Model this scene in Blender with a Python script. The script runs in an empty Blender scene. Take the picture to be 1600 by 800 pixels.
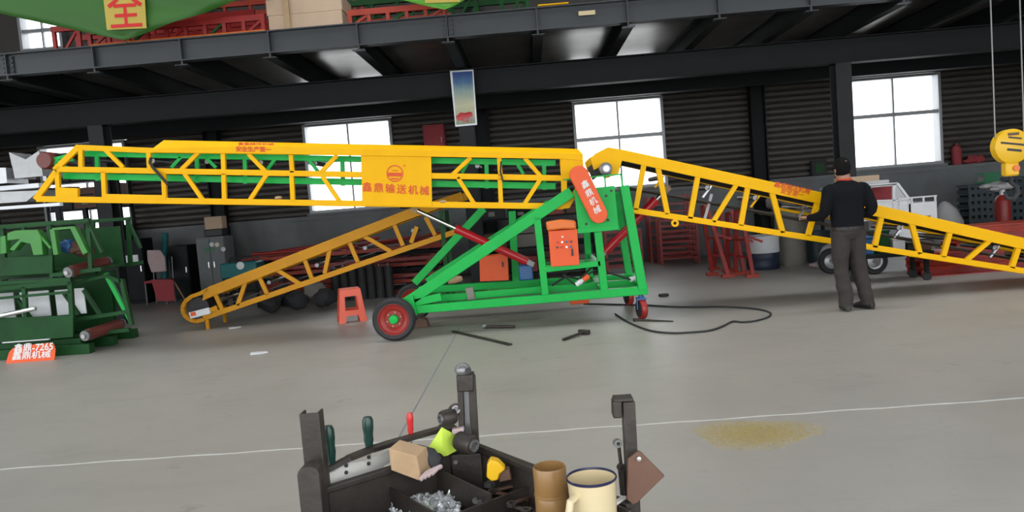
import bpy, bmesh, math, random
from mathutils import Vector as V, Matrix, noise
random.seed(7)
scene = bpy.context.scene
col = scene.collection

# ------------------------------------------------------------------ camera
F, PITCH, ROLL, YAW = 1176.12, -0.0701, 0.0795, -0.0287
EYE = V((0, 0, 1.5))
_fw = V((math.sin(YAW)*math.cos(PITCH), math.cos(YAW)*math.cos(PITCH), math.sin(PITCH)))
_r0 = V((math.cos(YAW), -math.sin(YAW), 0)); _u0 = _r0.cross(_fw)
_r = _r0*math.cos(ROLL) - _u0*math.sin(ROLL); _u = _r0*math.sin(ROLL) + _u0*math.cos(ROLL)
cd = bpy.data.cameras.new('camera'); cam = bpy.data.objects.new('camera', cd); col.objects.link(cam)
cd.sensor_width = 36; cd.lens = 36*F/1600; cd.clip_start = .05; cd.clip_end = 200
m = Matrix((_r, _u, -_fw)).transposed().to_4x4(); m.translation = EYE; cam.matrix_world = m
scene.camera = cam

# ------------------------------------------------------------------ light: overcast daylight through the open front and the windows
w = bpy.data.worlds.new('overcast'); scene.world = w; w.use_nodes = True
bg = w.node_tree.nodes['Background']; bg.inputs[0].default_value = (.93, .97, 1, 1); bg.inputs[1].default_value = 1.0
vs = scene.view_settings; vs.view_transform = 'Standard'; vs.look = 'None'; vs.gamma = 1; vs.use_curve_mapping = False
vs.exposure = 1.9

def at(x, y, Y):          # the point of the plane Y = const that the photograph shows at pixel x, y
    d = _fw + _r*((x-800)/F) - _u*((y-400)/F)
    return EYE + d*(Y/d.y)
def gnd(x, y, z=0.0):     # the same for a level plane
    d = _fw + _r*((x-800)/F) - _u*((y-400)/F)
    return EYE + d*((z-1.5)/d.z)

# ------------------------------------------------------------------ materials
def M(name, c, rough=.5, metal=0., var=.18, scale=5., bump=0., bscale=60., dirt=None, dscale=3., damt=.5, spec=None):
    mt = bpy.data.materials.new(name); mt.use_nodes = True
    nt = mt.node_tree; N = nt.nodes; b = N['Principled BSDF']
    tc = N.new('ShaderNodeTexCoord'); nz = N.new('ShaderNodeTexNoise')
    nz.inputs['Scale'].default_value = scale; nz.inputs['Detail'].default_value = 6
    nt.links.new(tc.outputs['Object'], nz.inputs['Vector'])
    mx = N.new('ShaderNodeMix'); mx.data_type = 'RGBA'
    mx.inputs['A'].default_value = tuple(max(0, k*(1-var)) for k in c)+(1,)
    mx.inputs['B'].default_value = tuple(min(1, k*(1+var)) for k in c)+(1,)
    nt.links.new(nz.outputs['Fac'], mx.inputs['Factor'])
    out = mx.outputs['Result']
    if dirt:
        n2 = N.new('ShaderNodeTexNoise'); n2.inputs['Scale'].default_value = dscale; n2.inputs['Detail'].default_value = 8
        n2.inputs['Roughness'].default_value = .65
        nt.links.new(tc.outputs['Object'], n2.inputs['Vector'])
        rp = N.new('ShaderNodeMapRange'); rp.inputs[1].default_value = .48; rp.inputs[2].default_value = .72
        rp.inputs[4].default_value = damt
        nt.links.new(n2.outputs['Fac'], rp.inputs[0])
        m2 = N.new('ShaderNodeMix'); m2.data_type = 'RGBA'; m2.inputs['B'].default_value = tuple(dirt)+(1,)
        nt.links.new(rp.outputs[0], m2.inputs['Factor']); nt.links.new(out, m2.inputs['A']); out = m2.outputs['Result']
    nt.links.new(out, b.inputs['Base Color'])
    b.inputs['Roughness'].default_value = rough; b.inputs['Metallic'].default_value = metal
    if spec is not None: b.inputs['Specular IOR Level'].default_value = spec
    if bump:
        n3 = N.new('ShaderNodeTexNoise'); n3.inputs['Scale'].default_value = bscale; n3.inputs['Detail'].default_value = 4
        nt.links.new(tc.outputs['Object'], n3.inputs['Vector'])
        bp = N.new('ShaderNodeBump'); bp.inputs['Strength'].default_value = bump; bp.inputs['Distance'].default_value = .01
        nt.links.new(n3.outputs['Fac'], bp.inputs['Height']); nt.links.new(bp.outputs[0], b.inputs['Normal'])
    return mt
m_yel = M('yellow paint', (.95, .50, .003), .42, var=.05, dirt=(.80, .36, .004), dscale=1.2, damt=.35, spec=.12)
m_yel_shade = M('shaded yellow paint', (.58, .255, .004), .45, var=.1, dirt=(.36, .14, .008), dscale=2, damt=.4, spec=.25)  # yellow paint with the shade behind the boom put into its colour
m_grn = M('bright green paint', (.010, .46, .075), .42, var=.08, dirt=(.008, .3, .045), dscale=2, damt=.4, spec=.25)
m_dgr = M('dark green paint', (.014, .075, .02), .5, var=.2, dirt=(.01, .03, .012), damt=.5, spec=.2)
m_lgr = M('leaf green paint', (.05, .26, .04), .45, var=.2)
m_orr = M('orange red paint', (.85, .125, .04), .45, var=.05, spec=.25)
m_org = M('orange paint', (.78, .17, .02), .42, var=.1)
m_stl = M('salmon red plastic', (.85, .12, .06), .4, var=.05)
m_red = M('red paint', (.34, .022, .018), .4, var=.2, dirt=(.12, .02, .015), damt=.5)
m_redor = M('red orange primer', (.42, .04, .016), .5, var=.25, dirt=(.14, .02, .012), damt=.5)
m_cyl = M('glossy red cylinder paint', (.5, .012, .022), .22, var=.08)
m_chr = M('chrome', (.85, .85, .85), .08, 1., var=.03)
m_rub = M('black rubber', (.022, .022, .024), .65, var=.25, bump=.2)
m_belt = M('dark belt rubber', (.03, .03, .032), .6, var=.2)
m_blk = M('black oily steel', (.034, .027, .023), .5, .2, var=.45, scale=14, dirt=(.07, .055, .045), dscale=9, damt=.6, bump=.15)
m_gst = M('grey painted steel', (.036, .041, .047), .45, .0, var=.12, dirt=(.035, .038, .042), dscale=.8, damt=.5)
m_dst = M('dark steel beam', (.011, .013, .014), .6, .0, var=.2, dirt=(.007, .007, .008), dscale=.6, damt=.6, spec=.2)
m_col = M('column steel', (.026, .028, .030), .55, var=.2, dirt=(.016, .016, .016), damt=.4, spec=.25)
m_deck = M('metal decking', (.27, .255, .24), .30, .7, var=.35, scale=1.2, dirt=(.10, .085, .075), dscale=.7, damt=.8)
m_sid = M('brown grey siding', (.066, .058, .051), .55, .1, var=.2, scale=2)
m_dado = M('grey rendered wall', (.20, .21, .215), .85, var=.2, scale=1.5, dirt=(.12, .125, .128), dscale=.9, damt=.7, bump=.15, bscale=20)
m_win = M('window frame aluminium', (.32, .33, .34), .45, .3, var=.1)
m_wht = M('white painted metal', (.75, .76, .78), .45, var=.08, dirt=(.4, .4, .4), damt=.35)
m_galv = M('galvanised sheet', (.50, .51, .53), .35, .6, var=.2, scale=3)
m_grey = M('mid grey metal', (.22, .22, .22), .4, .6, var=.2)
m_silv = M('silver steel', (.6, .6, .6), .28, .9, var=.2)
m_bolt = M('zinc plated bolts', (.72, .73, .75), .3, .55, var=.3, scale=60)
m_brn = M('rust brown steel', (.13, .065, .042), .6, .1, var=.25, scale=10, bump=.1)
m_roll = M('maroon roller', (.16, .035, .028), .45, var=.25)
m_card = M('cardboard', (.55, .40, .28), .8, var=.12, scale=4)
m_wood = M('pale wood', (.45, .30, .17), .75, var=.25, scale=20)
m_txr = M('red lettering', (.72, .07, .004), .5, var=.05)
m_txw = M('white lettering', (.85, .82, .8), .5, var=.03)
m_txk = M('black lettering', (.02, .02, .02), .5, var=.03)
m_blue = M('blue paint', (.03, .12, .32), .4, var=.2)
m_navy = M('navy drum paint', (.02, .03, .06), .45, var=.2)
m_drum = M('grey drum', (.25, .235, .2), .6, var=.2)
m_crate = M('dark teal plastic', (.03, .05, .06), .5, var=.2)
m_gcr = M('green plastic', (.02, .19, .08), .5, var=.15)
m_teal = M('teal plastic', (.02, .16, .17), .4, var=.2)
m_bag = M('white plastic sack', (.55, .54, .54), .6, var=.15, bump=.5, bscale=8)
m_dsk = M('dark sacking', (.035, .035, .038), .8, var=.4, bump=.6, bscale=9)
m_gsk = M('grey sacking', (.28, .26, .24), .85, var=.25, bump=.5, bscale=8)
m_flag = M('green banner cloth', (.028, .125, .010), .55, var=.06, scale=1)
m_flag2 = M('light green banner cloth', (.14, .46, .05), .5, var=.06, scale=1)
m_fly = M('yellow banner patch', (.48, .36, .06), .6, var=.06)
m_lime = M('lime paper', (.66, .90, .10), .6, var=.05)
m_cream = M('cream enamel', (.60, .49, .30), .22, var=.05)
m_navyrim = M('dark blue enamel rim', (.02, .02, .06), .25, var=.05)
m_tin = M('brown plastic jar', (.30, .165, .06), .32, var=.12, scale=8)
m_tape = M('yellow plastic', (.82, .47, .01), .4, var=.06)
m_scrg = M('dark green handle', (.012, .045, .035), .3, var=.2)
m_scrr = M('red handle', (.62, .03, .03), .3, var=.1)
m_strap = M('white webbing', (.66, .64, .60), .75, var=.1, scale=25)
m_swt = M('black knit sweater', (.009, .009, .011), .95, var=.3, scale=30, bump=.3, bscale=120, spec=.15)
m_trs = M('charcoal trousers', (.050, .043, .040), .9, var=.2, scale=20, bump=.25, bscale=40, spec=.2)
m_skin = M('skin', (.42, .22, .15), .55, var=.08)
m_hair = M('black hair', (.008, .007, .007), .8, var=.3, scale=60, bump=.4, bscale=150, spec=.12)
m_shoe = M('dark shoe leather', (.02, .018, .016), .5, var=.2)
m_collar = M('red collar', (.55, .06, .02), .8, var=.1)
m_sand = M('yellow sand', (.37, .29, .12), .9, var=.3, scale=30)
m_line = M('white floor line', (.50, .49, .46), .8, var=.15, scale=8)
m_clr = M('faded pink cloth', (.48, .36, .36), .8, var=.15)
m_cred = M('dull red cloth', (.36, .05, .06), .8, var=.2)
m_roof = M('roof sheet', (.12, .13, .14), .6, var=.1)
m_side = M('side wall sheet', (.16, .16, .16), .7, var=.1)
m_glow = M('lamp lens', (.8, .85, .85), .2, var=.02)

def floor_mat():
    mt = bpy.data.materials.new('worn concrete'); mt.use_nodes = True; nt = mt.node_tree; N = nt.nodes; b = N['Principled BSDF']
    tc = N.new('ShaderNodeTexCoord')
    def nz(s, det=8, rough=.6, stretch=None):
        n = N.new('ShaderNodeTexNoise'); n.inputs['Scale'].default_value = s; n.inputs['Detail'].default_value = det
        n.inputs['Roughness'].default_value = rough
        if stretch:
            mp = N.new('ShaderNodeMapping'); mp.inputs['Scale'].default_value = stretch
            nt.links.new(tc.outputs['Object'], mp.inputs[0]); nt.links.new(mp.outputs[0], n.inputs[0])
        else: nt.links.new(tc.outputs['Object'], n.inputs[0])
        return n
    def mix(fac, a, bcol, lo, hi, amt):
        mr = N.new('ShaderNodeMapRange'); mr.inputs[1].default_value = lo; mr.inputs[2].default_value = hi; mr.inputs[4].default_value = amt
        nt.links.new(fac, mr.inputs[0]); mx = N.new('ShaderNodeMix'); mx.data_type = 'RGBA'
        nt.links.new(mr.outputs[0], mx.inputs['Factor'])
        if isinstance(a, tuple): mx.inputs['A'].default_value = a
        else: nt.links.new(a, mx.inputs['A'])
        mx.inputs['B'].default_value = bcol
        return mx.outputs['Result']
    o = mix(nz(.35).outputs['Fac'], (.32, .30, .268, 1), (.38, .358, .322, 1), .35, .65, 1)
    o = mix(nz(1.1, 8, .65, (1, 2.4, 1)).outputs['Fac'], o, (.25, .232, .208, 1), .55, .75, .5)
    o = mix(nz(9, 6, .7).outputs['Fac'], o, (.27, .25, .228, 1), .55, .8, .5)
    o = mix(nz(2.2, 10, .75).outputs['Fac'], o, (.10, .094, .088, 1), .60, .74, .6)
    nt.links.new(o, b.inputs['Base Color'])
    rr = N.new('ShaderNodeMapRange'); rr.inputs[3].default_value = .32; rr.inputs[4].default_value = .55
    nt.links.new(nz(1.5).outputs['Fac'], rr.inputs[0]); nt.links.new(rr.outputs[0], b.inputs['Roughness'])
    bp = N.new('ShaderNodeBump'); bp.inputs['Strength'].default_value = .08; bp.inputs['Distance'].default_value = .01
    nt.links.new(nz(40, 6).outputs['Fac'], bp.inputs['Height']); nt.links.new(bp.outputs[0], b.inputs['Normal'])
    return mt
m_floor = floor_mat()
def glass_mat():
    mt = bpy.data.materials.new('window glass'); mt.use_nodes = True; nt = mt.node_tree; N = nt.nodes
    N.remove(N['Principled BSDF']); t = N.new('ShaderNodeBsdfTransparent'); g = N.new('ShaderNodeBsdfGlossy')
    g.inputs['Roughness'].default_value = .02; x = N.new('ShaderNodeMixShader'); x.inputs[0].default_value = .06
    nt.links.new(t.outputs[0], x.inputs[1]); nt.links.new(g.outputs[0], x.inputs[2])
    nt.links.new(x.outputs[0], N['Material Output'].inputs[0]); return mt
m_glass = glass_mat()

# ------------------------------------------------------------------ mesh helpers
WORLD = {}
def tag(o, label=None, cat=None, group=None, kind=None):
    if label: o['label'] = label
    if cat: o['category'] = cat
    if group: o['group'] = group
    if kind: o['kind'] = kind
    return o
def thing(name, loc, label, cat, group=None):
    o = bpy.data.objects.new(name, None); col.objects.link(o); o.location = loc; o.empty_display_size = .1
    WORLD[o] = V(loc); return tag(o, label, cat, group)
class MB:
    def __init__(s): s.v = []; s.f = []; s.sm = []
    def add(s, vs, fs, smooth=False):
        k = len(s.v); s.v += [V(a) for a in vs]
        for f in fs: s.f.append(tuple(i+k for i in f)); s.sm.append(smooth)
        return s
    def hexa(s, c):
        return s.add(c, [(0, 3, 2, 1), (4, 5, 6, 7), (0, 1, 5, 4), (1, 2, 6, 5), (2, 3, 7, 6), (3, 0, 4, 7)])
    def box(s, lo, hi):
        a, b = lo, hi
        return s.hexa([(a[0], a[1], a[2]), (b[0], a[1], a[2]), (b[0], b[1], a[2]), (a[0], b[1], a[2]),
                       (a[0], a[1], b[2]), (b[0], a[1], b[2]), (b[0], b[1], b[2]), (a[0], b[1], b[2])])
    def obox(s, c, ax, ay, az):
        c, ax, ay, az = V(c), V(ax), V(ay), V(az)
        return s.hexa([c-ax-ay-az, c+ax-ay-az, c+ax+ay-az, c-ax+ay-az, c-ax-ay+az, c+ax-ay+az, c+ax+ay+az, c-ax+ay+az])
    def bar(s, p, q, wd, d=None, up=(0, 1, 0)):
        p, q = V(p), V(q); d = wd if d is None else d; t = (q-p).normalized(); up = V(up)
        sd = t.cross(up)
        if sd.length < 1e-4: sd = t.cross(V((1, 0, 0)))
        sd.normalize(); up = sd.cross(t).normalized()
        return s.obox((p+q)/2, (q-p)/2, sd*wd/2, up*d/2)
    def prism(s, pts, vec):
        pts = [V(a) for a in pts]; n = len(pts); vec = V(vec)
        return s.add(pts+[a+vec for a in pts], [tuple(range(n))[::-1], tuple(range(n, 2*n))] +
                     [(i, (i+1) % n, n+(i+1) % n, n+i) for i in range(n)])
    def tube(s, pts, r, n=10, caps=True, smooth=True):
        pts = [V(a) for a in pts]; k = len(pts); rs = r if isinstance(r, (list, tuple)) else [r]*k
        t = (pts[1]-pts[0]).normalized(); a = t.orthogonal().normalized(); vs = []; fs = []
        for i in range(k):
            t2 = (pts[min(i+1, k-1)]-pts[max(i-1, 0)]).normalized()
            a = (a - t2*a.dot(t2))
            a = a.normalized() if a.length > 1e-5 else t2.orthogonal().normalized()
            b = t2.cross(a)
            for j in range(n):
                th = 2*math.pi*j/n; vs.append(pts[i]+(a*math.cos(th)+b*math.sin(th))*rs[i])
        for i in range(k-1):
            for j in range(n):
                j2 = (j+1) % n; fs.append((i*n+j, i*n+j2, (i+1)*n+j2, (i+1)*n+j))
        s.add(vs, fs, smooth)
        if caps: s.add(vs[:n], [tuple(range(n))[::-1]]); s.add(vs[-n:], [tuple(range(n))])
        return s
    def lathe(s, prof, o, axis=(0, 0, 1), n=24, smooth=True):
        o, ax = V(o), V(axis).normalized(); a = ax.orthogonal().normalized(); b = ax.cross(a); vs = []; fs = []; k = len(prof)
        for (r, h) in prof:
            for j in range(n):
                th = 2*math.pi*j/n; vs.append(o+ax*h+(a*math.cos(th)+b*math.sin(th))*max(r, 1e-5))
        for i in range(k-1):
            for j in range(n):
                j2 = (j+1) % n; fs.append((i*n+j, i*n+j2, (i+1)*n+j2, (i+1)*n+j))
        s.add(vs, fs, smooth)
        if tuple(prof[0]) == tuple(prof[-1]): return s
        if prof[0][0] > 1e-4: s.add(vs[:n], [tuple(range(n))[::-1]])
        if prof[-1][0] > 1e-4: s.add(vs[-n:], [tuple(range(n))])
        return s
    def cyl(s, p, q, r, n=20):
        p, q = V(p), V(q); return s.lathe([(r, 0), (r, (q-p).length)], p, q-p, n)
    def ball(s, c, r, sc=(1, 1, 1), nu=16, nv=10, jit=0, seed=0):
        vs = []; fs = []; c = V(c)
        for i in range(nv+1):
            ph = math.pi*i/nv
            for j in range(nu):
                th = 2*math.pi*j/nu; d = V((math.sin(ph)*math.cos(th), math.sin(ph)*math.sin(th), math.cos(ph)))
                k = 1 + (jit*noise.noise(d*1.7+V((seed, seed*.7, 0))) if jit else 0)
                vs.append(c+V((d.x*sc[0], d.y*sc[1], d.z*sc[2]))*r*k)
        for i in range(nv):
            for j in range(nu):
                j2 = (j+1) % nu; fs.append((i*nu+j, (i+1)*nu+j, (i+1)*nu+j2, i*nu+j2))
        return s.add(vs, fs, True)
    def loft(s, rings, n=20):   # rings: (centre, rx, ry) in level planes, or with two axes
        vs = []; fs = []
        for rg in rings:
            c, rx, ry = V(rg[0]), rg[1], rg[2]; ax = V(rg[3]) if len(rg) > 3 else V((1, 0, 0)); ay = V(rg[4]) if len(rg) > 4 else V((0, 1, 0))
            for j in range(n):
                th = 2*math.pi*j/n; vs.append(c+ax*rx*math.cos(th)+ay*ry*math.sin(th))
        for i in range(len(rings)-1):
            for j in range(n):
                j2 = (j+1) % n; fs.append((i*n+j, i*n+j2, (i+1)*n+j2, (i+1)*n+j))
        fs.append(tuple(range(n))[::-1]); fs.append(tuple(range((len(rings)-1)*n, len(rings)*n)))
        return s.add(vs, fs, True)
    recalc = True
    def mesh(s, name, mat, off=V((0, 0, 0))):
        me = bpy.data.meshes.new(name); me.from_pydata([tuple(a-off) for a in s.v], [], s.f)
        me.polygons.foreach_set('use_smooth', s.sm)
        if s.recalc: bm = bmesh.new(); bm.from_mesh(me); bmesh.ops.recalc_face_normals(bm, faces=bm.faces); bm.to_mesh(me); bm.free()
        me.materials.append(mat); me.set_sharp_from_angle(angle=math.radians(38)); me.update(); return me
    def build(s, name, mat, parent=None, bevel=0., org=None):
        off = V((0, 0, 0))
        if parent is not None: off = WORLD.get(parent, V((0, 0, 0)))
        elif org is not None: off = V(org)
        elif s.v:
            lo = [min(a[i] for a in s.v) for i in range(3)]; hi = [max(a[i] for a in s.v) for i in range(3)]
            off = V(((lo[0]+hi[0])/2, (lo[1]+hi[1])/2, lo[2]))
        o = bpy.data.objects.new(name, s.mesh(name, mat, off)); col.objects.link(o)
        if parent is not None: o.parent = parent
        else: o.location = off
        WORLD[o] = off.copy() if parent is None else WORLD.get(parent, V((0, 0, 0)))
        if bevel:
            b = o.modifiers.new('edge', 'BEVEL'); b.width = bevel; b.segments = 2; b.limit_method = 'ANGLE'
        return o
def dup(o, parent=None, d=(0, 0, 0)):
    c = o.copy(); col.objects.link(c); c.parent = parent; c.location = o.location+V(d)
    WORLD[c] = WORLD.get(o, V((0, 0, 0)))+(V(d))
    for ch in [k for k in o.children]: dup(ch, c)
    return c
def struct(o): o['kind'] = 'structure'; return o
def pbar(x1, y1, x2, y2, wpx, Y, d, mb=None):      # a flat bar lying in the plane Y, ends read off the photograph
    mb = mb or MB(); return mb.bar(at(x1, y1, Y+d/2), at(x2, y2, Y+d/2), wpx*Y/F, d)
def ppoly(pts, Y, d, mb=None):
    mb = mb or MB(); return mb.prism([at(x, y, Y) for x, y in pts], (0, d, 0))
def text(body, origin, xd, yd, size, mat, name, parent, depth=.002, sx=1., shear=0., bold=.03):
    cu = bpy.data.curves.new('t', 'FONT'); cu.body = body; cu.size = 1; cu.align_x = 'CENTER'; cu.align_y = 'CENTER'; cu.extrude = 0; cu.shear = shear
    cu.resolution_u = 3
    to = bpy.data.objects.new('t', cu); col.objects.link(to); dg = bpy.context.evaluated_depsgraph_get()
    me = bpy.data.meshes.new_from_object(to.evaluated_get(dg)); bpy.data.objects.remove(to)
    xd, yd = V(xd).normalized(), V(yd).normalized(); zd = xd.cross(yd).normalized(); off = WORLD.get(parent, V((0, 0, 0)))
    if bold:      # heavier strokes: the glyph again, shifted a little
        bm = bmesh.new(); bm.from_mesh(me); g0 = bm.verts[:]+bm.edges[:]+bm.faces[:]
        for k_, (dx_, dy_) in enumerate(((bold, 0), (0, bold), (bold, bold))):
            r_d = bmesh.ops.duplicate(bm, geom=g0)
            bmesh.ops.translate(bm, verts=[q_ for q_ in r_d['geom'] if isinstance(q_, bmesh.types.BMVert)], vec=(dx_, dy_, .0004/size*(k_+1)))
        bm.to_mesh(me); bm.free()
    for vv in me.vertices:
        c = vv.co; vv.co = V(origin)+zd*c.z*size+xd*c.x*size*sx+yd*c.y*size+zd*depth-off
    me.materials.clear(); me.materials.append(mat); me.name = name
    o = bpy.data.objects.new(name, me); col.objects.link(o); o.parent = parent
    if parent is None: WORLD[o] = V((0, 0, 0))
    return o

# ================================================================== THE BUILDING
X0, YW, YC, YF = -.914, 16.8, 12.26, 10.25
ZS, ZT, WW = 1.675, 3.53, 1.87
def one(name, mb, mat, parent=None, bevel=0): return mb.build(name, mat, parent, bevel, org=(0, 0, 0))
fl = struct(one('floor', MB().box((-17, -14, -.2), (17, YW+.3, 0)), m_floor))
a, b = gnd(0, 733), gnd(1600, 622)
d_ = (b-a)
ln = MB(); pp = None; ks = 60
for i in range(ks+1):
    p = a+d_*(-.15+1.3*i/ks)+V((0, .006*math.sin(i*1.7)+.004*math.sin(i*.6), .0015))
    if pp is not None: ln.bar(pp, p, .017+.004*math.sin(i*2.3), .003, (0, 0, 1))
    pp = p
one('floor_line', ln, m_line, fl)
jt = MB()
jx = gnd(664, 610).x
one('floor_joint', MB().box((jx-.006, 3.2, -.01), (jx+.006, 9.3, .0008)), m_dado, fl)

wb = struct(one('wall_back', MB().box((-17, YW, 0), (17, YW+.25, 1.48)), m_dado))
wc = [X0-9, X0-3, X0+3, X0+9, X0-15, X0+15]     # window centres
one('wall_cap', MB().box((-17, YW-.09, 1.48), (17, YW+.25, 1.56)), m_dado, wb)
# backing sheet behind the slats, with the window openings left free
bk = MB(); xs = sorted(wc); e = WW/2+.05
prev = -17.
for x in xs:
    if x-e > prev: bk.box((prev, YW+.12, 1.56), (min(17, x-e), YW+.2, 3.62))
    bk.box((max(-17, x-e), YW+.12, 1.56), (min(17, x+e), YW+.2, ZS-.05)); prev = x+e
if prev < 17: bk.box((prev, YW+.12, 1.56), (17, YW+.2, 3.62))
UX0, UX1, UZ0, UZ1 = at(30, 40, YW).x, at(97, 40, YW).x, at(60, 80, YW).z, at(60, 15, YW).z
bk.box((-17, YW+.12, 3.62), (UX0, YW+.2, 8.6)); bk.box((UX1, YW+.12, 3.62), (17, YW+.2, 8.6))
bk.box((UX0, YW+.12, 3.62), (UX1, YW+.2, UZ0)); bk.box((UX0, YW+.12, UZ1), (UX1, YW+.2, 8.6))
one('backing_sheet', bk, m_sid, wb)
# horizontal siding slats, each one its own piece
SP = .128
def slat_mesh(L):
    mb = MB(); prof = [(.12, 0), (.05, .006), (.03, .03), (.03, .085), (.055, .112), (.12, .122)]
    n = len(prof); vs = [(0, YW+y, z) for y, z in prof]+[(L, YW+y, z) for y, z in prof]
    mb.add(vs, [(i, i+1, n+i+1, n+i) for i in range(n-1)]); return mb.mesh('slat', m_sid)
segs = []; prev = -13.
for x in xs:
    if x-e > prev and prev < 13: segs.append((prev, min(13., x-e)))
    prev = max(prev, x+e)
if prev < 13: segs.append((prev, 13.))
for (xa, xb) in segs:
    me = slat_mesh(xb-xa); k = 0
    while 1.57+k*SP < 3.55:
        o = bpy.data.objects.new('slat', me); col.objects.link(o); o.parent = wb; o.location = (xa, 0, 1.57+k*SP); k += 1
def window(n, xc, z0, z1, half, trans):
    wd = struct(one('window_%d' % n, MB(), m_win)) if False else None
    fr = MB(); t = .06; ya, yb = YW-.06, YW+.2
    fr.box((xc-half-t, ya, z0-t), (xc-half, yb, z1+t)); fr.box((xc+half, ya, z0-t), (xc+half+t, yb, z1+t))
    fr.box((xc-half, ya, z0-t), (xc+half, yb, z0)); fr.box((xc-half, ya, z1), (xc+half, yb, z1+t))
    wd = struct(one('window_%d' % n, fr, m_win))
    one('mullion', MB().box((xc-.018, YW+.02, z0), (xc+.018, YW+.08, z1)), m_win, wd)
    if trans:
        one('transom', MB().box((xc-half, YW, trans-.04), (xc-.018, YW+.1, trans+.04)).box((xc+.018, YW, trans-.04), (xc+half, YW+.1, trans+.04)), m_win, wd)
    one('window_sill', MB().box((xc-half-.1, YW-.14, z0-t-.05), (xc+half+.1, YW-.06, z0-t)), m_dado, wd)
    zz = [(z0, z1)] if not trans else [(z0, trans-.04), (trans+.04, z1)]
    for (za, zb) in zz:
        for (xa, xb) in ((xc-half, xc-.018), (xc+.018, xc+half)):
            one('pane', MB().box((xa+.001, YW+.045, za+.001), (xb-.001, YW+.051, zb-.001)), m_glass, wd)
for n, xc in enumerate(wc[:4]): window(n+1, xc, ZS, ZT, WW/2, 2.76)
for n, xc in enumerate(wc[4:]): window(n+6, xc, ZS, ZT, WW/2, 2.76)
window(5, (UX0+UX1)/2, UZ0+.06, UZ1-.06, (UX1-UX0)/2-.06, (UZ0+UZ1)/2)
struct(one('wall_left', MB().box((-17.2, 3, 0), (-17, YW+.25, 8.6)), m_side))
struct(one('wall_right', MB().box((17, -3, 0), (17.2, YW+.25, 8.6)), m_side))
ce = MB(); sky_y = [(4.6, 6.4), (7.6, 9.9)]; py = -2.5  # unseen skylight strips, added and placed to even out the floor light
for (ya, yb) in sky_y+[(YW+.4, YW+.4)]:
    ce.box((-17.3, py, 8.6), (17.3, ya, 8.75)); py = yb
ceo = struct(one('ceiling', ce, m_roof))
struct(one('added_front_wall', MB().box((-17.3, -2.7, 5.2), (17.3, -2.5, 8.75)), m_side))  # unseen wall added above the opening to cut sky light on the near floor
for (ya, yb) in sky_y:
    for k in range(10): one('added_skylight_panel', MB().box((-17+3.4*k+.02, ya, 8.66), (-17+3.4*(k+1)-.02, yb, 8.67)), m_glass, ceo)

def ibeam(mb, p, q, h, bf, up=(0, 0, 1), tf=.016, tw=.012):
    p, q = V(p), V(q); up = V(up)
    mb.bar(p, q, tw, h-2*tf, up); mb.bar(p+up*(h/2-tf/2), q+up*(h/2-tf/2), bf, tf, up); mb.bar(p-up*(h/2-tf/2), q-up*(h/2-tf/2), bf, tf, up)
# columns under the mezzanine and against the back wall
for k in range(-2, 4):
    x = X0+6*k
    if abs(x) > 16: continue
    c = MB(); ibeam(c, (x, YC, 0), (x, YC, 3.28), .26, .24, (0, 1, 0))
    struct(one('steel_column', c, m_col)); 
    o = struct(one('wall_column', MB().box((x-.16, YW-.24, 0), (x-.135, YW-.02, 8.5)).box((x+.135, YW-.24, 0), (x+.16, YW-.02, 8.5)).box((x-.135, YW-.14, 0), (x+.135, YW-.12, 8.5)), m_dst))
# mezzanine
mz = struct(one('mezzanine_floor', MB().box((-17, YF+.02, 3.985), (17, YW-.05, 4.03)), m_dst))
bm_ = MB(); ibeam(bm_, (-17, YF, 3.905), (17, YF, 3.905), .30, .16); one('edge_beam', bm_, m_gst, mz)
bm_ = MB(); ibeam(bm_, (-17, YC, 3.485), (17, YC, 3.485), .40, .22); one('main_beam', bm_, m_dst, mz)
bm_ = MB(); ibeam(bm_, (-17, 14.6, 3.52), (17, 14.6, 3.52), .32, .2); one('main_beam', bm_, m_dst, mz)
jm = MB(); ibeam(jm, (0, YF+.02, 3.83), (0, YW-.06, 3.83), .28, .14)
jme = jm.mesh('joist', m_dst)
st = MB().box((-.008, YF-.078, 3.77), (.008, YF-.006, 4.04)).box((-.085, YF-.10, 3.69), (.085, YF-.01, 3.70)).box((-.012, YF-.07, 3.70), (.012, YF-.01, 3.77)).mesh('stiffener', m_gst)
pn = MB()
nv = 24; prof = []
for i in range(nv):
    ph = i % 4; prof.append((.02+i*(1.16/(nv-1)), 3.966))
pn.add([(x, YF+.05, z) for x, z in prof]+[(x, YW-.08, z) for x, z in prof], [(i, i+1, nv+i+1, nv+i) for i in range(nv-1)])
pme = pn.mesh('deck_panel', m_deck)
jb = MB()
for sx in (-1, 1):
    jb.box((sx*.045-.03, YF-.03, 3.78), (sx*.045+.03, YF-.008, 4.02))
    for i in range(4): jb.lathe([(.013, 0), (.013, .014)], (sx*.055, YF-.03, 3.81+i*.06), (0, -1, 0), 6)
jbe = jb.mesh('splice_plate', m_gst)
for k in range(-13, 15):
    x = X0+1.2*k
    for nm, me in (('joist', jme), ('stiffener', st), ('deck_panel', pme)):
        o = bpy.data.objects.new(nm, me); col.objects.link(o); o.parent = mz; o.location = (x, 0, 0)
    if k % 5 == 0:
        o = bpy.data.objects.new('splice_plate', jbe); col.objects.link(o); o.parent = mz; o.location = (x, 0, 0)
p = at(917, 20, YF-.09)
one('paper_label', MB().box((p.x-.11, YF-.088, p.z-.028), (p.x+.11, YF-.081, p.z+.028)), m_cream, mz)
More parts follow.
